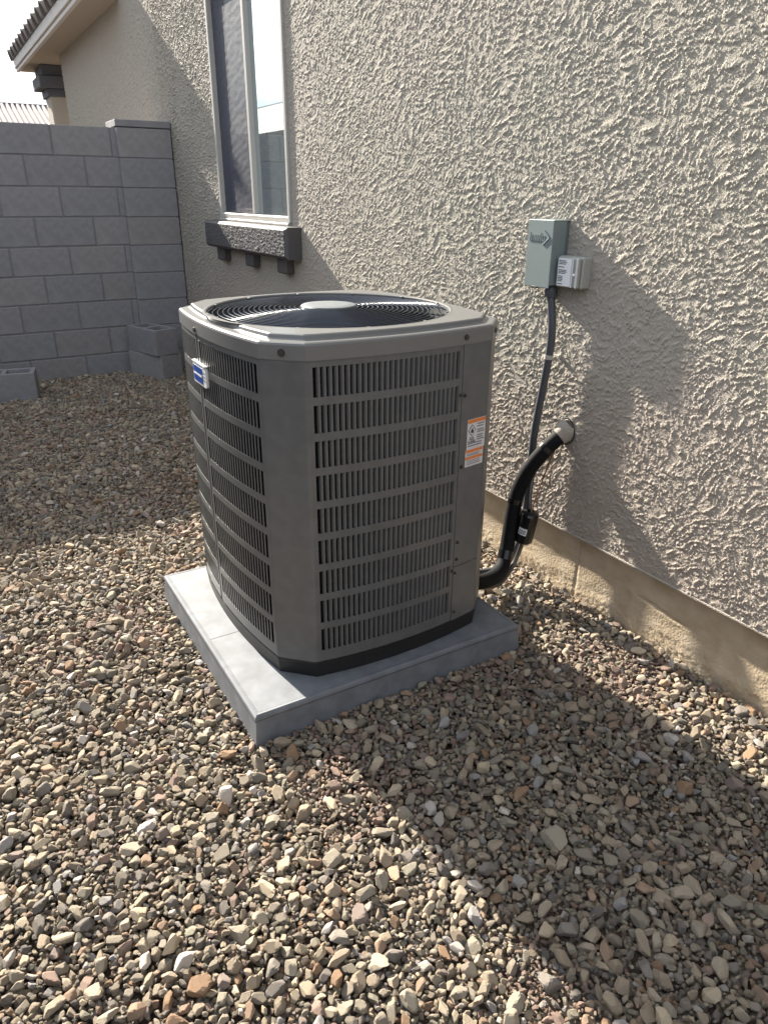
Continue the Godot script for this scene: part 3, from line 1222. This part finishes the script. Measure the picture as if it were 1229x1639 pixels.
func screw(at: Vector3, n: Vector3, r: float, parent: Node3D, m: Material) -> void:
	var s := Shape.new()
	var y := n.normalized()
	var x := y.cross(Vector3.UP).normalized()
	if x.length() < 0.5:
		x = Vector3.RIGHT
	var b := Basis(x, y, x.cross(y))
	s.lathe(PackedVector2Array([Vector2(r * 1.35, 0), Vector2(r * 1.3, 0.0012), Vector2(r, 0.0014), Vector2(r * 0.95, 0.0045), Vector2(0.0, 0.005)]), 10, T(at, b))
	part("screw", s.mesh(), m, parent)

func build_air_conditioner() -> void:
	var ac := thing("air_conditioner", "grey metal air conditioner condenser with louvred sides on a pale pad", "air conditioner", Vector3(-1.037, 0, 0.777))
	ac.rotation.y = 0.014
	# base pan
	var s := Shape.new()
	band(s, -0.004, 0.0862, -0.001, 0.120)
	band(s, -0.001, 0.120, 0.001, 0.130)
	band(s, 0.001, 0.130, 0.001, 0.136)
	part("base_pan", s.mesh(), M.black, ac)
	s = Shape.new()
	var low := outline(-0.01)
	for seg in low:
		s.ftri(Vector3(AC.x, 0.128, AC.y), Vector3(seg[0].x, 0.128, seg[0].y), Vector3(seg[2].x, 0.128, seg[2].y), Vector3.UP)
	part("base_floor", s.mesh(), M.black, ac)
	# coil behind the louvres
	s = Shape.new()
	band(s, -0.030, 0.125, -0.030, 0.965)
	var coil := part("coil", s.mesh(), M.coil, ac)
	var fins := Shape.new()
	for k in [0, 1]:
		var L: float = side_axes(k)[3]
		var y := 0.16
		while y < 0.95:
			var pts := PackedVector3Array()
			for i in 13:
				pts.append(side_point(k, -L + 2 * L * i / 12.0, -0.028, y))
			fins.tube(pts, 0.0035, 5, false)
			y += 0.025
	part("coil_tubes", fins.mesh(), M.coil, coil)
	# louvred panels
	grille(0, -0.270, 0.170, ac)
	grille(1, -0.075, 0.299, ac)
	grille(1, -0.299, -0.090, ac)
	grille(2, -0.270, 0.270, ac)
	grille(3, -0.299, 0.299, ac)
	# post between the two panels of the long side
	s = Shape.new()
	strip(s, 1, -0.0895, -0.0755, AC_Y0, AC_Y1, -0.0015, 0.002)
	part("post", s.mesh(), M.cabinet, ac)
	# corner posts: a flat chamfer with short returns
	var segs := outline(0.001)
	for k in 4:
		var c := Shape.new()
		var g: Array = segs[18 + 19 * k]
		var a := Vector3(g[0].x, 0, g[0].y)
		var b := Vector3(g[2].x, 0, g[2].y)
		var n: Vector3 = g[1]
		var along := (b - a).normalized()
		var up0 := Vector3(0, AC_Y0, 0)
		var up1 := Vector3(0, AC_Y1, 0)
		var rr := 0.006
		var prev: Array = segs[17 + 19 * k]
		var nxt: Array = segs[(19 + 19 * k) % segs.size()]
		var na: Vector3 = prev[3]
		var nb: Vector3 = nxt[1]
		var a2 := a + along * rr
		var b2 := b - along * rr
		var ta := (Vector3(prev[0].x, 0, prev[0].y) - a).normalized()
		var tb := (Vector3(nxt[2].x, 0, nxt[2].y) - b).normalized()
		var a0 := a + ta * rr
		var b0 := b + tb * rr
		c.squad(a2 + up0, b2 + up0, b2 + up1, a2 + up1, n, n, n, n)
		c.squad(a0 + up0, a2 + up0, a2 + up1, a0 + up1, na, n, n, na)
		c.squad(b2 + up0, b0 + up0, b0 + up1, b2 + up1, n, nb, nb, n)
		c.quad(a0 + up0, a0 + up1, a0 + up1 - na * 0.004, a0 + up0 - na * 0.004, ta)
		c.quad(b0 + up0, b0 + up1, b0 + up1 - nb * 0.004, b0 + up0 - nb * 0.004, tb)
		part("corner_post", c.mesh(), M.cabinet, ac)
	# service panel beside the front louvres, with a small valve cover below
	s = Shape.new()
	strip(s, 0, 0.1715, 0.270, 0.322, AC_Y1, 0.0008, 0.003)
	part("service_panel", s.mesh(), M.cabinet, ac)
	s = Shape.new()
	strip(s, 0, 0.1715, 0.270, AC_Y0, 0.3195, 0.0014, 0.003)
	part("valve_cover", s.mesh(), M.cabinet, ac)
	for y in [0.837, 0.634, 0.40, 0.345]:
		screw(side_point(0, 0.182, 0.0012, y), side_normal(0, 0.182), 0.0042, ac, M.screw)
	for e in [[0.166, 0.31], [0.178, 0.30], [0.182, 0.165], [0.166, 0.84]]:
		screw(side_point(0, e[0], 0.0015, e[1]), side_normal(0, e[0]), 0.0036, ac, M.screw)
	build_cover(ac)
	build_badge(ac)
	build_warning_label(ac)

func build_cover(ac: Node3D) -> void:
	var s := Shape.new()
	band(s, -0.004, 0.9745, 0.003, 0.9740)
	band(s, 0.003, 0.9740, 0.003, 1.008)
	band(s, 0.003, 1.008, 0.001, 1.0128)
	band(s, 0.001, 1.0128, -0.004, 1.0152)
	band(s, -0.004, 1.0152, -0.024, 1.0168)
	band(s, -0.024, 1.0168, -0.029, 1.019)
	band(s, -0.029, 1.019, -0.032, 1.0265)
	band(s, -0.032, 1.0265, -0.036, 1.0285)
	# flat top from the raised edge to the fan opening
	var a := outline(-0.036)
	var r0 := 0.352
	var fc := Vector2(0.010, 0.018)      # the fan opening sits a little off the middle
	var bevel := [[r0, 1.0305], [r0 - 0.006, 1.0315], [r0 - 0.010, 1.029], [r0 - 0.011, 0.985]]
	for seg in a:
		var d0: Vector2 = (seg[0] - fc).normalized()
		var d1: Vector2 = (seg[2] - fc).normalized()
		var p := Vector3(seg[0].x, 1.0285, seg[0].y)
		var q := Vector3(seg[2].x, 1.0285, seg[2].y)
		var pi := Vector3(fc.x + d0.x * r0, 1.0305, fc.y + d0.y * r0)
		var qi := Vector3(fc.x + d1.x * r0, 1.0305, fc.y + d1.y * r0)
		s.squad(p, q, qi, pi, Vector3.UP, Vector3.UP, Vector3.UP, Vector3.UP)
	var c3 := Vector3(fc.x, 0, fc.y)
	var prof := PackedVector2Array()
	for e in bevel:
		prof.append(Vector2(e[0], e[1]))
	for i in prof.size() - 1:
		for k in 96:
			var t0 := TAU * k / 96
			var t1 := TAU * (k + 1) / 96
			var e0 := Vector3(cos(t0), 0, sin(t0))
			var e1 := Vector3(cos(t1), 0, sin(t1))
			var d := prof[i + 1] - prof[i]
			var nn := Vector2(d.y, -d.x).normalized()
			if nn.y < 0.0 or (absf(nn.y) < 0.1 and nn.x > 0.0):
				nn = -nn
			var n0 := e0 * nn.x + Vector3.UP * nn.y
			var n1 := e1 * nn.x + Vector3.UP * nn.y
			s.squad(c3 + e0 * prof[i].x + Vector3.UP * prof[i].y, c3 + e1 * prof[i].x + Vector3.UP * prof[i].y, c3 + e1 * prof[i + 1].x + Vector3.UP * prof[i + 1].y, c3 + e0 * prof[i + 1].x + Vector3.UP * prof[i + 1].y, n0, n1, n1, n0)
	var cover := part("top_cover", s.mesh(), M.cover, ac)
	# screws and their dimples on the skirt
	var segs := outline(0.0035)
	for k in [0, 1, 2, 3]:
		var g: Array = segs[18 + 19 * k]
		var mid: Vector2 = (g[0] + g[2]) * 0.5
		screw(Vector3(mid.x, 0.991, mid.y), g[1], 0.007, cover, M.screw)
	screw(side_point(0, 0.175, 0.0035, 0.992), side_normal(0, 0.175), 0.006, cover, M.screw)
	screw(side_point(1, -0.082, 0.0035, 0.986), side_normal(1, -0.082), 0.006, cover, M.screw)
	# fan guard: concentric wires on spokes, with a hub plate
	var guard := Node3D.new()
	guard.name = "fan_guard"
	ac.add_child(guard)
	var rings := 19
	for i in rings:
		var r := 0.083 + 0.01425 * i
		var y := 1.0335 - 0.010 * pow((r - 0.083) / 0.245, 2.0)
		var path := PackedVector3Array()
		var cnt := 72
		for k in cnt:
			var t := TAU * k / cnt
			path.append(c3 + Vector3(cos(t) * r, y, sin(t) * r))
		var ws := Shape.new()
		ws.tube(path, 0.0020, 8, false, true)
		part("wire_ring", ws.mesh(), M.wire, guard)
	for k in 12:
		var t := TAU * (k + 0.35) / 12
		var d := Vector3(cos(t), 0, sin(t))
		var path := PackedVector3Array()
		for i in 7:
			var r := 0.06 + (0.343 - 0.06) * i / 6.0
			path.append(c3 + d * r + Vector3.UP * (1.0335 - 0.0046 - 0.010 * pow(maxf(r - 0.083, 0) / 0.245, 2.0)))
		var ws := Shape.new()
		ws.tube(path, 0.0023, 6, true)
		part("spoke", ws.mesh(), M.wire, guard)
		var clip := Shape.new()
		clip.box(Vector3(0.014, 0.004, 0.009), T(c3 + d * 0.342 + Vector3.UP * 1.0285, Basis(Vector3.UP, -t)), 0.001)
		part("clip", clip.mesh(), M.hub, guard)
	var hb := Shape.new()
	hb.lathe(PackedVector2Array([Vector2(0.079, 1.030), Vector2(0.079, 1.0375), Vector2(0.076, 1.0405), Vector2(0.06, 1.0425), Vector2(0.0, 1.0430)]), 48, T(c3))
	part("hub_plate", hb.mesh(), M.hub, guard)
	# fan below
	var fan := Node3D.new()
	fan.name = "fan"
	ac.add_child(fan)
	var mo := Shape.new()
	mo.lathe(PackedVector2Array([Vector2(0.0, 0.80), Vector2(0.075, 0.80), Vector2(0.08, 0.82), Vector2(0.08, 1.0), Vector2(0.06, 1.02), Vector2(0, 1.02)]), 28, T(c3))
	part("motor", mo.mesh(), M.dark_metal, fan)
	for k in 3:
		var b := Shape.new()
		var a0 := TAU * k / 3.0 + 0.5
		var steps := 10
		for i in steps:
			for j in 6:
				var pts := []
				for e in [[i, j], [i + 1, j], [i + 1, j + 1], [i, j + 1]]:
					var t: float = a0 + 1.35 * e[0] / steps
					var r: float = 0.07 + 0.245 * e[1] / 6.0
					pts.append(c3 + Vector3(cos(t) * r, 0.925 + 0.055 * (float(e[0]) / steps - 0.5), sin(t) * r))
				b.quad(pts[0], pts[1], pts[2], pts[3], Vector3.UP)
		part("blade", b.mesh(), M.dark_metal, fan)

# a flat sheet laid on side k, s across and y up
func decal(s: Shape, k: int, s0: float, s1: float, y0: float, y1: float, off: float) -> void:
	strip(s, k, s0, s1, y0, y1, off, 0.0006, 8)

func rounded(s0: float, s1: float, y0: float, y1: float, r: float) -> PackedVector2Array:
	var out := PackedVector2Array()
	for c in [[s1 - r, y1 - r, 0.0], [s0 + r, y1 - r, PI / 2], [s0 + r, y0 + r, PI], [s1 - r, y0 + r, PI * 1.5]]:
		for i in 7:
			var a: float = c[2] + PI / 2 * i / 6.0
			out.append(Vector2(c[0] + cos(a) * r, c[1] + sin(a) * r))
	return out

func plate(s: Shape, k: int, poly: PackedVector2Array, off0: float, off1: float) -> void:
	var c := Vector2.ZERO
	for p in poly:
		c += p
	c /= poly.size()
	for i in poly.size():
		var a := poly[i]
		var b := poly[(i + 1) % poly.size()]
		var n := side_normal(k, c.x)
		s.tri(side_point(k, c.x, off1, c.y), side_point(k, a.x, off1, a.y), side_point(k, b.x, off1, b.y), n, side_normal(k, a.x), side_normal(k, b.x))
		var out := side_point(k, (a.x + b.x) * 0.5, 0, (a.y + b.y) * 0.5) - side_point(k, c.x, 0, c.y)
		s.quad(side_point(k, a.x, off0, a.y), side_point(k, b.x, off0, b.y), side_point(k, b.x, off1, b.y), side_point(k, a.x, off1, a.y), out)

func text(parent: Node3D, words: String, size: float, m: Material, t: Transform3D, depth := 0.0006, serif := "Droid Sans") -> void:
	var tm := TextMesh.new()
	var fnt := SystemFont.new()
	fnt.font_names = PackedStringArray([serif])
	tm.font = fnt
	tm.text = words
	tm.font_size = 32
	tm.pixel_size = size / 32.0
	tm.depth = depth
	tm.curve_step = 1.0
	var o := part("lettering", tm, m, parent)
	o.transform = t

func side_frame(k: int, s: float, off: float, y: float) -> Transform3D:
	var z := side_normal(k, s)
	return T(side_point(k, s, off, y), Basis(Vector3.UP.cross(z), Vector3.UP, z))

func build_badge(ac: Node3D) -> void:
	var s0 := -0.126
	var s1 := -0.006
	var y0 := 0.838
	var y1 := 0.893
	var badge := Node3D.new()
	badge.name = "badge"
	badge.set_meta("label", "blue and silver maker's badge")
	ac.add_child(badge)
	var b := Shape.new()
	plate(b, 1, rounded(s0, s1, y0, y1, 0.008), 0.0, 0.007)
	part("badge_rim", b.mesh(), M.badge_rim, badge)
	b = Shape.new()
	plate(b, 1, rounded(s0 + 0.005, s1 - 0.028, y0 + 0.006, y1 - 0.006, 0.006), 0.006, 0.0078)
	part("badge_field", b.mesh(), M.badge_blue, badge)
	b = Shape.new()
	plate(b, 1, rounded(s0, s1, y1 + 0.002, y1 + 0.006, 0.0015), 0.0, 0.009)
	part("badge_brow", b.mesh(), M.badge_rim, badge)
	text(badge, "American Standard", 0.0088, M.white_print, side_frame(1, (s0 + s1 - 0.023) * 0.5, 0.0082, (y0 + y1) * 0.5), 0.0008, "Droid Serif")
	b = Shape.new()
	for y in [0.856, 0.866, 0.876]:
		decal(b, 1, s1 - 0.020, s1 - 0.008, y, y + 0.004, 0.0076)
	part("badge_marks", b.mesh(), M.ink_grey, badge)

func build_warning_label(ac: Node3D) -> void:
	var lab := Node3D.new()
	lab.name = "warning_label"
	lab.set_meta("label", "white sticker with orange bars and a flame diamond")
	ac.add_child(lab)
	var s0 := 0.198
	var s1 := 0.270
	var b := Shape.new()
	decal(b, 0, s0, s1, 0.679, 0.766, 0.0018)
	decal(b, 0, s0 - 0.003, s1 - 0.004, 0.629, 0.6785, 0.0018)
	part("sticker", b.mesh(), M.paper, lab)
	b = Shape.new()
	decal(b, 0, s0 + 0.001, s1 - 0.001, 0.755, 0.765, 0.0024)
	decal(b, 0, s0 - 0.002, s1 - 0.006, 0.670, 0.678, 0.0024)
	decal(b, 0, s0 - 0.002, s1 - 0.006, 0.650, 0.658, 0.0024)
	part("orange_bars", b.mesh(), M.orange, lab)
	b = Shape.new()
	# the diamond outline and the flame
	var c := Vector2(s0 + 0.018, 0.734)
	for e in [[0.015, 0.017, M.ink], [0.0125, 0.0145, M.paper]]:
		var d := Shape.new()
		plate(d, 0, PackedVector2Array([c + Vector2(e[0], 0), c + Vector2(0, e[1]), c - Vector2(e[0], 0), c - Vector2(0, e[1])]), 0.0018, 0.0024 if e[2] == M.ink else 0.0028)
		part("hazard_diamond", d.mesh(), e[2], lab)
	var fl := Shape.new()
	plate(fl, 0, PackedVector2Array([c + Vector2(-0.004, -0.007), c + Vector2(0.004, -0.007), c + Vector2(0.0055, -0.002), c + Vector2(0.003, 0.003), c + Vector2(0.001, 0.009), c + Vector2(-0.002, 0.004), c + Vector2(-0.0055, -0.001)]), 0.0024, 0.0032)
	part("flame", fl.mesh(), M.ink, lab)
	# print
	for y in [0.748, 0.741, 0.731, 0.725, 0.715, 0.709, 0.703]:
		decal(b, 0, s0 + 0.039, s1 - rng.randf_range(0.004, 0.012), y, y + 0.0028, 0.0024)
	for y in [0.695, 0.688]:
		decal(b, 0, s0 + 0.004, s1 - rng.randf_range(0.004, 0.02), y, y + 0.003, 0.0024)
	for y in [0.665, 0.661, 0.645, 0.640, 0.635]:
		decal(b, 0, s0 + 0.003, s1 - rng.randf_range(0.01, 0.022), y, y + 0.0016, 0.0024)
	part("print", b.mesh(), M.ink_grey, lab)
	text(lab, "A2L", 0.012, M.ink, side_frame(0, s0 + 0.018, 0.0026, 0.711), 0.0005)
	text(lab, "R-454B", 0.009, M.ink, side_frame(0, s0 + 0.018, 0.0026, 0.702), 0.0005)

# ------------------------------------------------------------------ electrical
func build_disconnect() -> void:
	var d := thing("disconnect_box", "grey green metal electrical disconnect box mounted on the stucco wall", "electrical box")
	var x0 := -1.033
	var x1 := -0.916
	var y0 := 1.056
	var y1 := 1.259
	var s := Shape.new()
	s.block(Vector3(x0 + 0.004, y0 + 0.006, -0.002), Vector3(x1 - 0.004, y1 - 0.005, 0.050), 0.003)
	part("enclosure", s.mesh(), M.box_side, d)
	s = Shape.new()
	# the hood: front plate, top and sides folded back
	s.block(Vector3(x0, y0, 0.066), Vector3(x1, y1, 0.0705), 0.0018)
	s.block(Vector3(x0, y1 - 0.004, 0.0), Vector3(x1, y1 - 0.0003, 0.0672), 0.001)
	s.block(Vector3(x0, y0 + 0.010, 0.016), Vector3(x0 + 0.002, y1 - 0.004, 0.0668), 0.0006)
	s.block(Vector3(x1 - 0.002, y0 + 0.010, 0.016), Vector3(x1, y1 - 0.004, 0.0668), 0.0006)
	part("hood", s.mesh(), M.box_paint, d)
	s = Shape.new()
	s.block(Vector3(x0 + 0.035, y0 - 0.004, 0.060), Vector3(x0 + 0.062, y0 + 0.003, 0.0712), 0.001)
	part("latch", s.mesh(), M.ink, d)
	text(d, "inwio", 0.034, M.box_paint, T(Vector3(x0 + 0.047, y1 - 0.052, 0.0709), Basis().scaled(Vector3(0.92, 1, 1))), 0.0032)
	s = Shape.new()
	for e in [[0.5, 1], [-0.5, -1]]:
		s.box(Vector3(0.034, 0.0045, 0.003), T(Vector3(x1 - 0.029, y1 - 0.052 + 0.0115 * e[1], 0.0716), Basis(Vector3.BACK, -PI / 4.6 * e[1])), 0.0008)
	part("chevron", s.mesh(), M.box_paint, d)
	# receptacle in a clear bubble cover at its side
	var r := thing("receptacle_box", "small outlet box with printed white label beside the disconnect box", "electrical box")
	var a0 := -0.9155
	var a1 := -0.808
	var b0 := 1.062
	var b1 := 1.156
	s = Shape.new()
	s.block(Vector3(a0, b0, -0.002), Vector3(a1, b1, 0.036), 0.004)
	part("housing", s.mesh(), M.clear_cover, r)
	s = Shape.new()
	s.block(Vector3(a0 + 0.008, b0 + 0.002, 0.036), Vector3(a1 - 0.006, b1 - 0.002, 0.052), 0.005)
	part("bubble_cover", s.mesh(), M.clear_cover, r)
	s = Shape.new()
	s.block(Vector3(a1 - 0.030, b0 + 0.004, 0.052), Vector3(a1 - 0.024, b1 - 0.004, 0.056), 0.0012)
	s.block(Vector3(a1 - 0.012, b0 + 0.004, 0.050), Vector3(a1 - 0.006, b1 - 0.004, 0.056), 0.0012)
	part("rib", s.mesh(), M.badge_rim, r)
	s = Shape.new()
	s.box(Vector3(0.008, 0.008, 0.008), T(Vector3(a1 - 0.018, b0 + 0.042, 0.054)), 0.002)
	part("latch", s.mesh(), M.white_print, r)
	s = Shape.new()
	s.block(Vector3(a0 + 0.017, b0 + 0.006, 0.052), Vector3(a1 - 0.034, b1 - 0.006, 0.0528))
	part("printed_label", s.mesh(), M.white_print, r)
	s = Shape.new()
	var y := b1 - 0.012
	var lx := a0 + 0.020
	var widths := [0.030, 0.034, 0.030, 0.0, 0.024, 0.0, 0.034, 0.036, 0.030, 0.0, 0.020, 0.020, 0.021, 0.018, 0.0, 0.022]
	for wd in widths:
		if wd > 0.0:
			var x := lx
			while x < lx + wd:
				var l := rng.randf_range(0.003, 0.009)
				s.block(Vector3(x, y - 0.0026, 0.0528), Vector3(minf(x + l, lx + wd), y, 0.0532))
				x += l + 0.0014
		y -= 0.0046
	part("print", s.mesh(), M.ink, r)
	# conduit down the wall
	var c := thing("conduit", "dark grey flexible conduit running down the wall from the disconnect", "conduit")
	var pts := [Vector3(-0.940, 1.058, 0.036), Vector3(-0.934, 1.02, 0.036), Vector3(-0.920, 0.94, 0.035), Vector3(-0.919, 0.86, 0.034), Vector3(-0.933, 0.73, 0.035), Vector3(-0.953, 0.567, 0.036), Vector3(-0.958, 0.40, 0.036), Vector3(-0.953, 0.23, 0.045), Vector3(-0.948, 0.13, 0.075), Vector3(-0.935, 0.07, 0.15), Vector3(-0.925, 0.075, 0.26), Vector3(-0.92, 0.13, 0.40)]
	var path := smooth_path(pts, 8)
	s = Shape.new()
	s.tube(path, 0.0135, 14)
	part("conduit_tube", s.mesh(), M.conduit, c)
	s = Shape.new()
	s.lathe(PackedVector2Array([Vector2(0.0, 0.0), Vector2(0.020, 0.0), Vector2(0.021, 0.018), Vector2(0.017, 0.030), Vector2(0.0, 0.030)]), 18, T(Vector3(-0.938, 1.028, 0.036)))
	part("connector", s.mesh(), M.conduit, c)
	s = Shape.new()
	s.lathe(PackedVector2Array([Vector2(0.0142, -0.007), Vector2(0.0156, -0.007), Vector2(0.0156, 0.007), Vector2(0.0142, 0.007)]), 18, T(Vector3(-0.921, 0.835, 0.0345), Basis(Vector3.BACK, -0.06)))
	s.block(Vector3(-0.908, 0.829, 0.0), Vector3(-0.897, 0.842, 0.012), 0.001)
	part("strap", s.mesh(), M.strap, c)

func smooth_path(pts: Array, n: int) -> PackedVector3Array:
	var out := PackedVector3Array()
	for i in pts.size() - 1:
		var a: Vector3 = pts[maxi(i - 1, 0)]
		var b: Vector3 = pts[i]
		var c: Vector3 = pts[i + 1]
		var d: Vector3 = pts[mini(i + 2, pts.size() - 1)]
		for k in n:
			out.append(b.cubic_interpolate(c, a, d, float(k) / n))
	out.append(pts[pts.size() - 1])
	return out

func build_lines() -> void:
	var l := thing("refrigerant_lines", "black insulated refrigerant lines looping from wall sleeve to condenser", "pipe")
	var pts := [Vector3(-0.838, 0.600, -0.03), Vector3(-0.843, 0.580, 0.012), Vector3(-0.858, 0.543, 0.052), Vector3(-0.893, 0.467, 0.09), Vector3(-0.918, 0.393, 0.11), Vector3(-0.927, 0.325, 0.122), Vector3(-0.922, 0.215, 0.14), Vector3(-0.902, 0.125, 0.17), Vector3(-0.872, 0.092, 0.22), Vector3(-0.838, 0.098, 0.30), Vector3(-0.81, 0.128, 0.40), Vector3(-0.80, 0.17, 0.47)]
	var s := Shape.new()
	s.tube(smooth_path(pts, 9), 0.0265, 18)
	var ins := part("insulated_pipe", s.mesh(), M.insulation, l)
	# taped joint near the wall
	s = Shape.new()
	var d := (Vector3(-0.893, 0.467, 0.09) - Vector3(-0.843, 0.580, 0.012)).normalized()
	var jp := Vector3(-0.863, 0.533, 0.058)
	s.tube(PackedVector3Array([jp - d * 0.008, jp + d * 0.008]), 0.0282, 18)
	part("tape", s.mesh(), M.drier, ins)
	for e in [[Vector3(-0.926, 0.34, 0.120), Vector3(-0.9265, 0.322, 0.1225)], [Vector3(-0.908, 0.148, 0.16), Vector3(-0.900, 0.120, 0.173)]]:
		s = Shape.new()
		s.tube(PackedVector3Array([e[0], e[1]]), 0.0280, 18)
		part("tape", s.mesh(), M.drier, ins)
	# putty sleeve at the wall
	s = Shape.new()
	var b := Basis(Vector3.RIGHT, PI / 2)
	var dir := (Vector3(-0.851, 0.562, 0.032) - Vector3(-0.838, 0.592, -0.004)).normalized()
	var xx := dir.cross(Vector3.UP).normalized()
	b = Basis(xx, dir, xx.cross(dir))
	s.lathe(PackedVector2Array([Vector2(0.043, -0.014), Vector2(0.041, 0.003), Vector2(0.035, 0.018), Vector2(0.0295, 0.032), Vector2(0.026, 0.033)]), 22, T(Vector3(-0.838, 0.594, 0.0), b))
	part("wall_sleeve", s.mesh(), M.putty, l)
	s = Shape.new()
	var ringp := PackedVector3Array()
	for k in 30:
		var a := TAU * k / 30
		ringp.append(Vector3(-0.836 + cos(a) * 0.043, 0.596 + sin(a) * 0.046, 0.006))
	s.tube(ringp, 0.0022, 6, false, true)
	part("sealant_ring", s.mesh(), M.ink, l)
	# liquid line with its drier
	var lp := [Vector3(-0.868, 0.55, 0.045), Vector3(-0.895, 0.44, 0.075), Vector3(-0.886, 0.36, 0.093), Vector3(-0.874, 0.305, 0.099), Vector3(-0.884, 0.236, 0.1), Vector3(-0.893, 0.166, 0.103), Vector3(-0.893, 0.11, 0.125), Vector3(-0.875, 0.075, 0.17), Vector3(-0.845, 0.06, 0.25), Vector3(-0.83, 0.10, 0.40)]
	s = Shape.new()
	s.tube(smooth_path(lp, 8), 0.0085, 12)
	part("liquid_pipe", s.mesh(), M.pipe_shine, l)
	s = Shape.new()
	var p0 := Vector3(-0.8655, 0.302, 0.101)
	var p1 := Vector3(-0.886, 0.182, 0.105)
	var dy := (p0 - p1).normalized()
	var dx := dy.cross(Vector3.BACK).normalized()
	var db := Basis(dx, dy, dx.cross(dy))
	var ln := p0.distance_to(p1)
	s.lathe(PackedVector2Array([Vector2(0.0, -0.012), Vector2(0.010, -0.012), Vector2(0.013, -0.004), Vector2(0.028, 0.0), Vector2(0.0325, 0.007), Vector2(0.0325, ln - 0.007), Vector2(0.028, ln), Vector2(0.013, ln + 0.004), Vector2(0.010, ln + 0.012), Vector2(0.0, ln + 0.012)]), 26, T(p1, db))
	var drier := part("filter_drier", s.mesh(), M.drier, l)
	s = Shape.new()
	# the small printed label wrapped on the drier, facing the yard
	var toward := Vector3(0.78, 0.0, 1.0)
	var mid := p1.lerp(p0, 0.45)
	toward = (toward - dy * toward.dot(dy)).normalized()
	var side := dy.cross(toward).normalized()
	for i in 8:
		var a0 := -0.75 + 1.0 * i / 8.0
		var a1 := -0.75 + 1.0 * (i + 1) / 8.0
		var n0 := toward * cos(a0) + side * sin(a0)
		var n1 := toward * cos(a1) + side * sin(a1)
		s.squad(mid + n0 * 0.0332 - dy * 0.014, mid + n1 * 0.0332 - dy * 0.014, mid + n1 * 0.0332 + dy * 0.014, mid + n0 * 0.0332 + dy * 0.014, n0, n1, n1, n0)
	part("drier_label", s.mesh(), M.white_print, drier)
	s = Shape.new()
	for e in [[-0.6, -0.45], [-0.4, -0.2], [-0.15, 0.0], [0.02, 0.12]]:
		for o in [-0.006, 0.003]:
			var n0: Vector3 = toward * cos(e[0]) + side * sin(e[0])
			var n1: Vector3 = toward * cos(e[1]) + side * sin(e[1])
			s.squad(mid + n0 * 0.0335 + dy * (o - 0.0028), mid + n1 * 0.0335 + dy * (o - 0.0028), mid + n1 * 0.0335 + dy * (o + 0.0028), mid + n0 * 0.0335 + dy * (o + 0.0028), n0, n1, n1, n0)
	part("drier_print", s.mesh(), M.ink_grey, drier)
	# thin thermostat wire
	s = Shape.new()
	s.tube(smooth_path([Vector3(-0.832, 0.575, 0.02), Vector3(-0.838, 0.53, 0.045), Vector3(-0.86, 0.43, 0.06), Vector3(-0.88, 0.345, 0.07), Vector3(-0.885, 0.30, 0.075)], 6), 0.0026, 6)
	part("thermostat_wire", s.mesh(), M.copper, l)

# ------------------------------------------------------------------ loose concrete blocks
func hollow_block() -> Array:
	# [shell, webs]: a two-cell block lying with its cells up, base at y = 0
	var L := 0.397
	var W := 0.194
	var H := 0.194
	var t := 0.032
	var s := Shape.new()
	s.block(Vector3(-L / 2, 0, -W / 2), Vector3(L / 2, H, -W / 2 + t), 0.003)
	s.block(Vector3(-L / 2, 0, W / 2 - t), Vector3(L / 2, H, W / 2), 0.003)
	var w := Shape.new()
	for x in [-L / 2 + t / 2 + 0.001, 0.0, L / 2 - t / 2 - 0.001]:
		w.block(Vector3(x - t / 2, 0.001, -W / 2 + t - 0.002), Vector3(x + t / 2, H - 0.001, W / 2 - t + 0.002), 0.002)
	return [s.mesh(), w.mesh()]

func build_loose_blocks() -> void:
	var m := hollow_block()
	var spots := [
		[Vector3(-4.99, -0.015, 0.372), 0.42, "lower grey concrete block under another by the pilaster", 3],
		[Vector3(-4.985, 0.181, 0.375), 0.30, "hollow grey concrete block on top of another by the pilaster", 2],
		[Vector3(-4.765, -0.012, 1.47), 1.38, "hollow grey concrete block lying alone near the block wall", 5]]
	for sp in spots:
		var o := thing("concrete_block", sp[2], "concrete block", sp[0], "loose concrete blocks")
		o.rotation.y = sp[1]
		part("face_shells", m[0], M.blocks[sp[3]], o)
		part("webs", m[1], M.blocks[sp[3]], o)
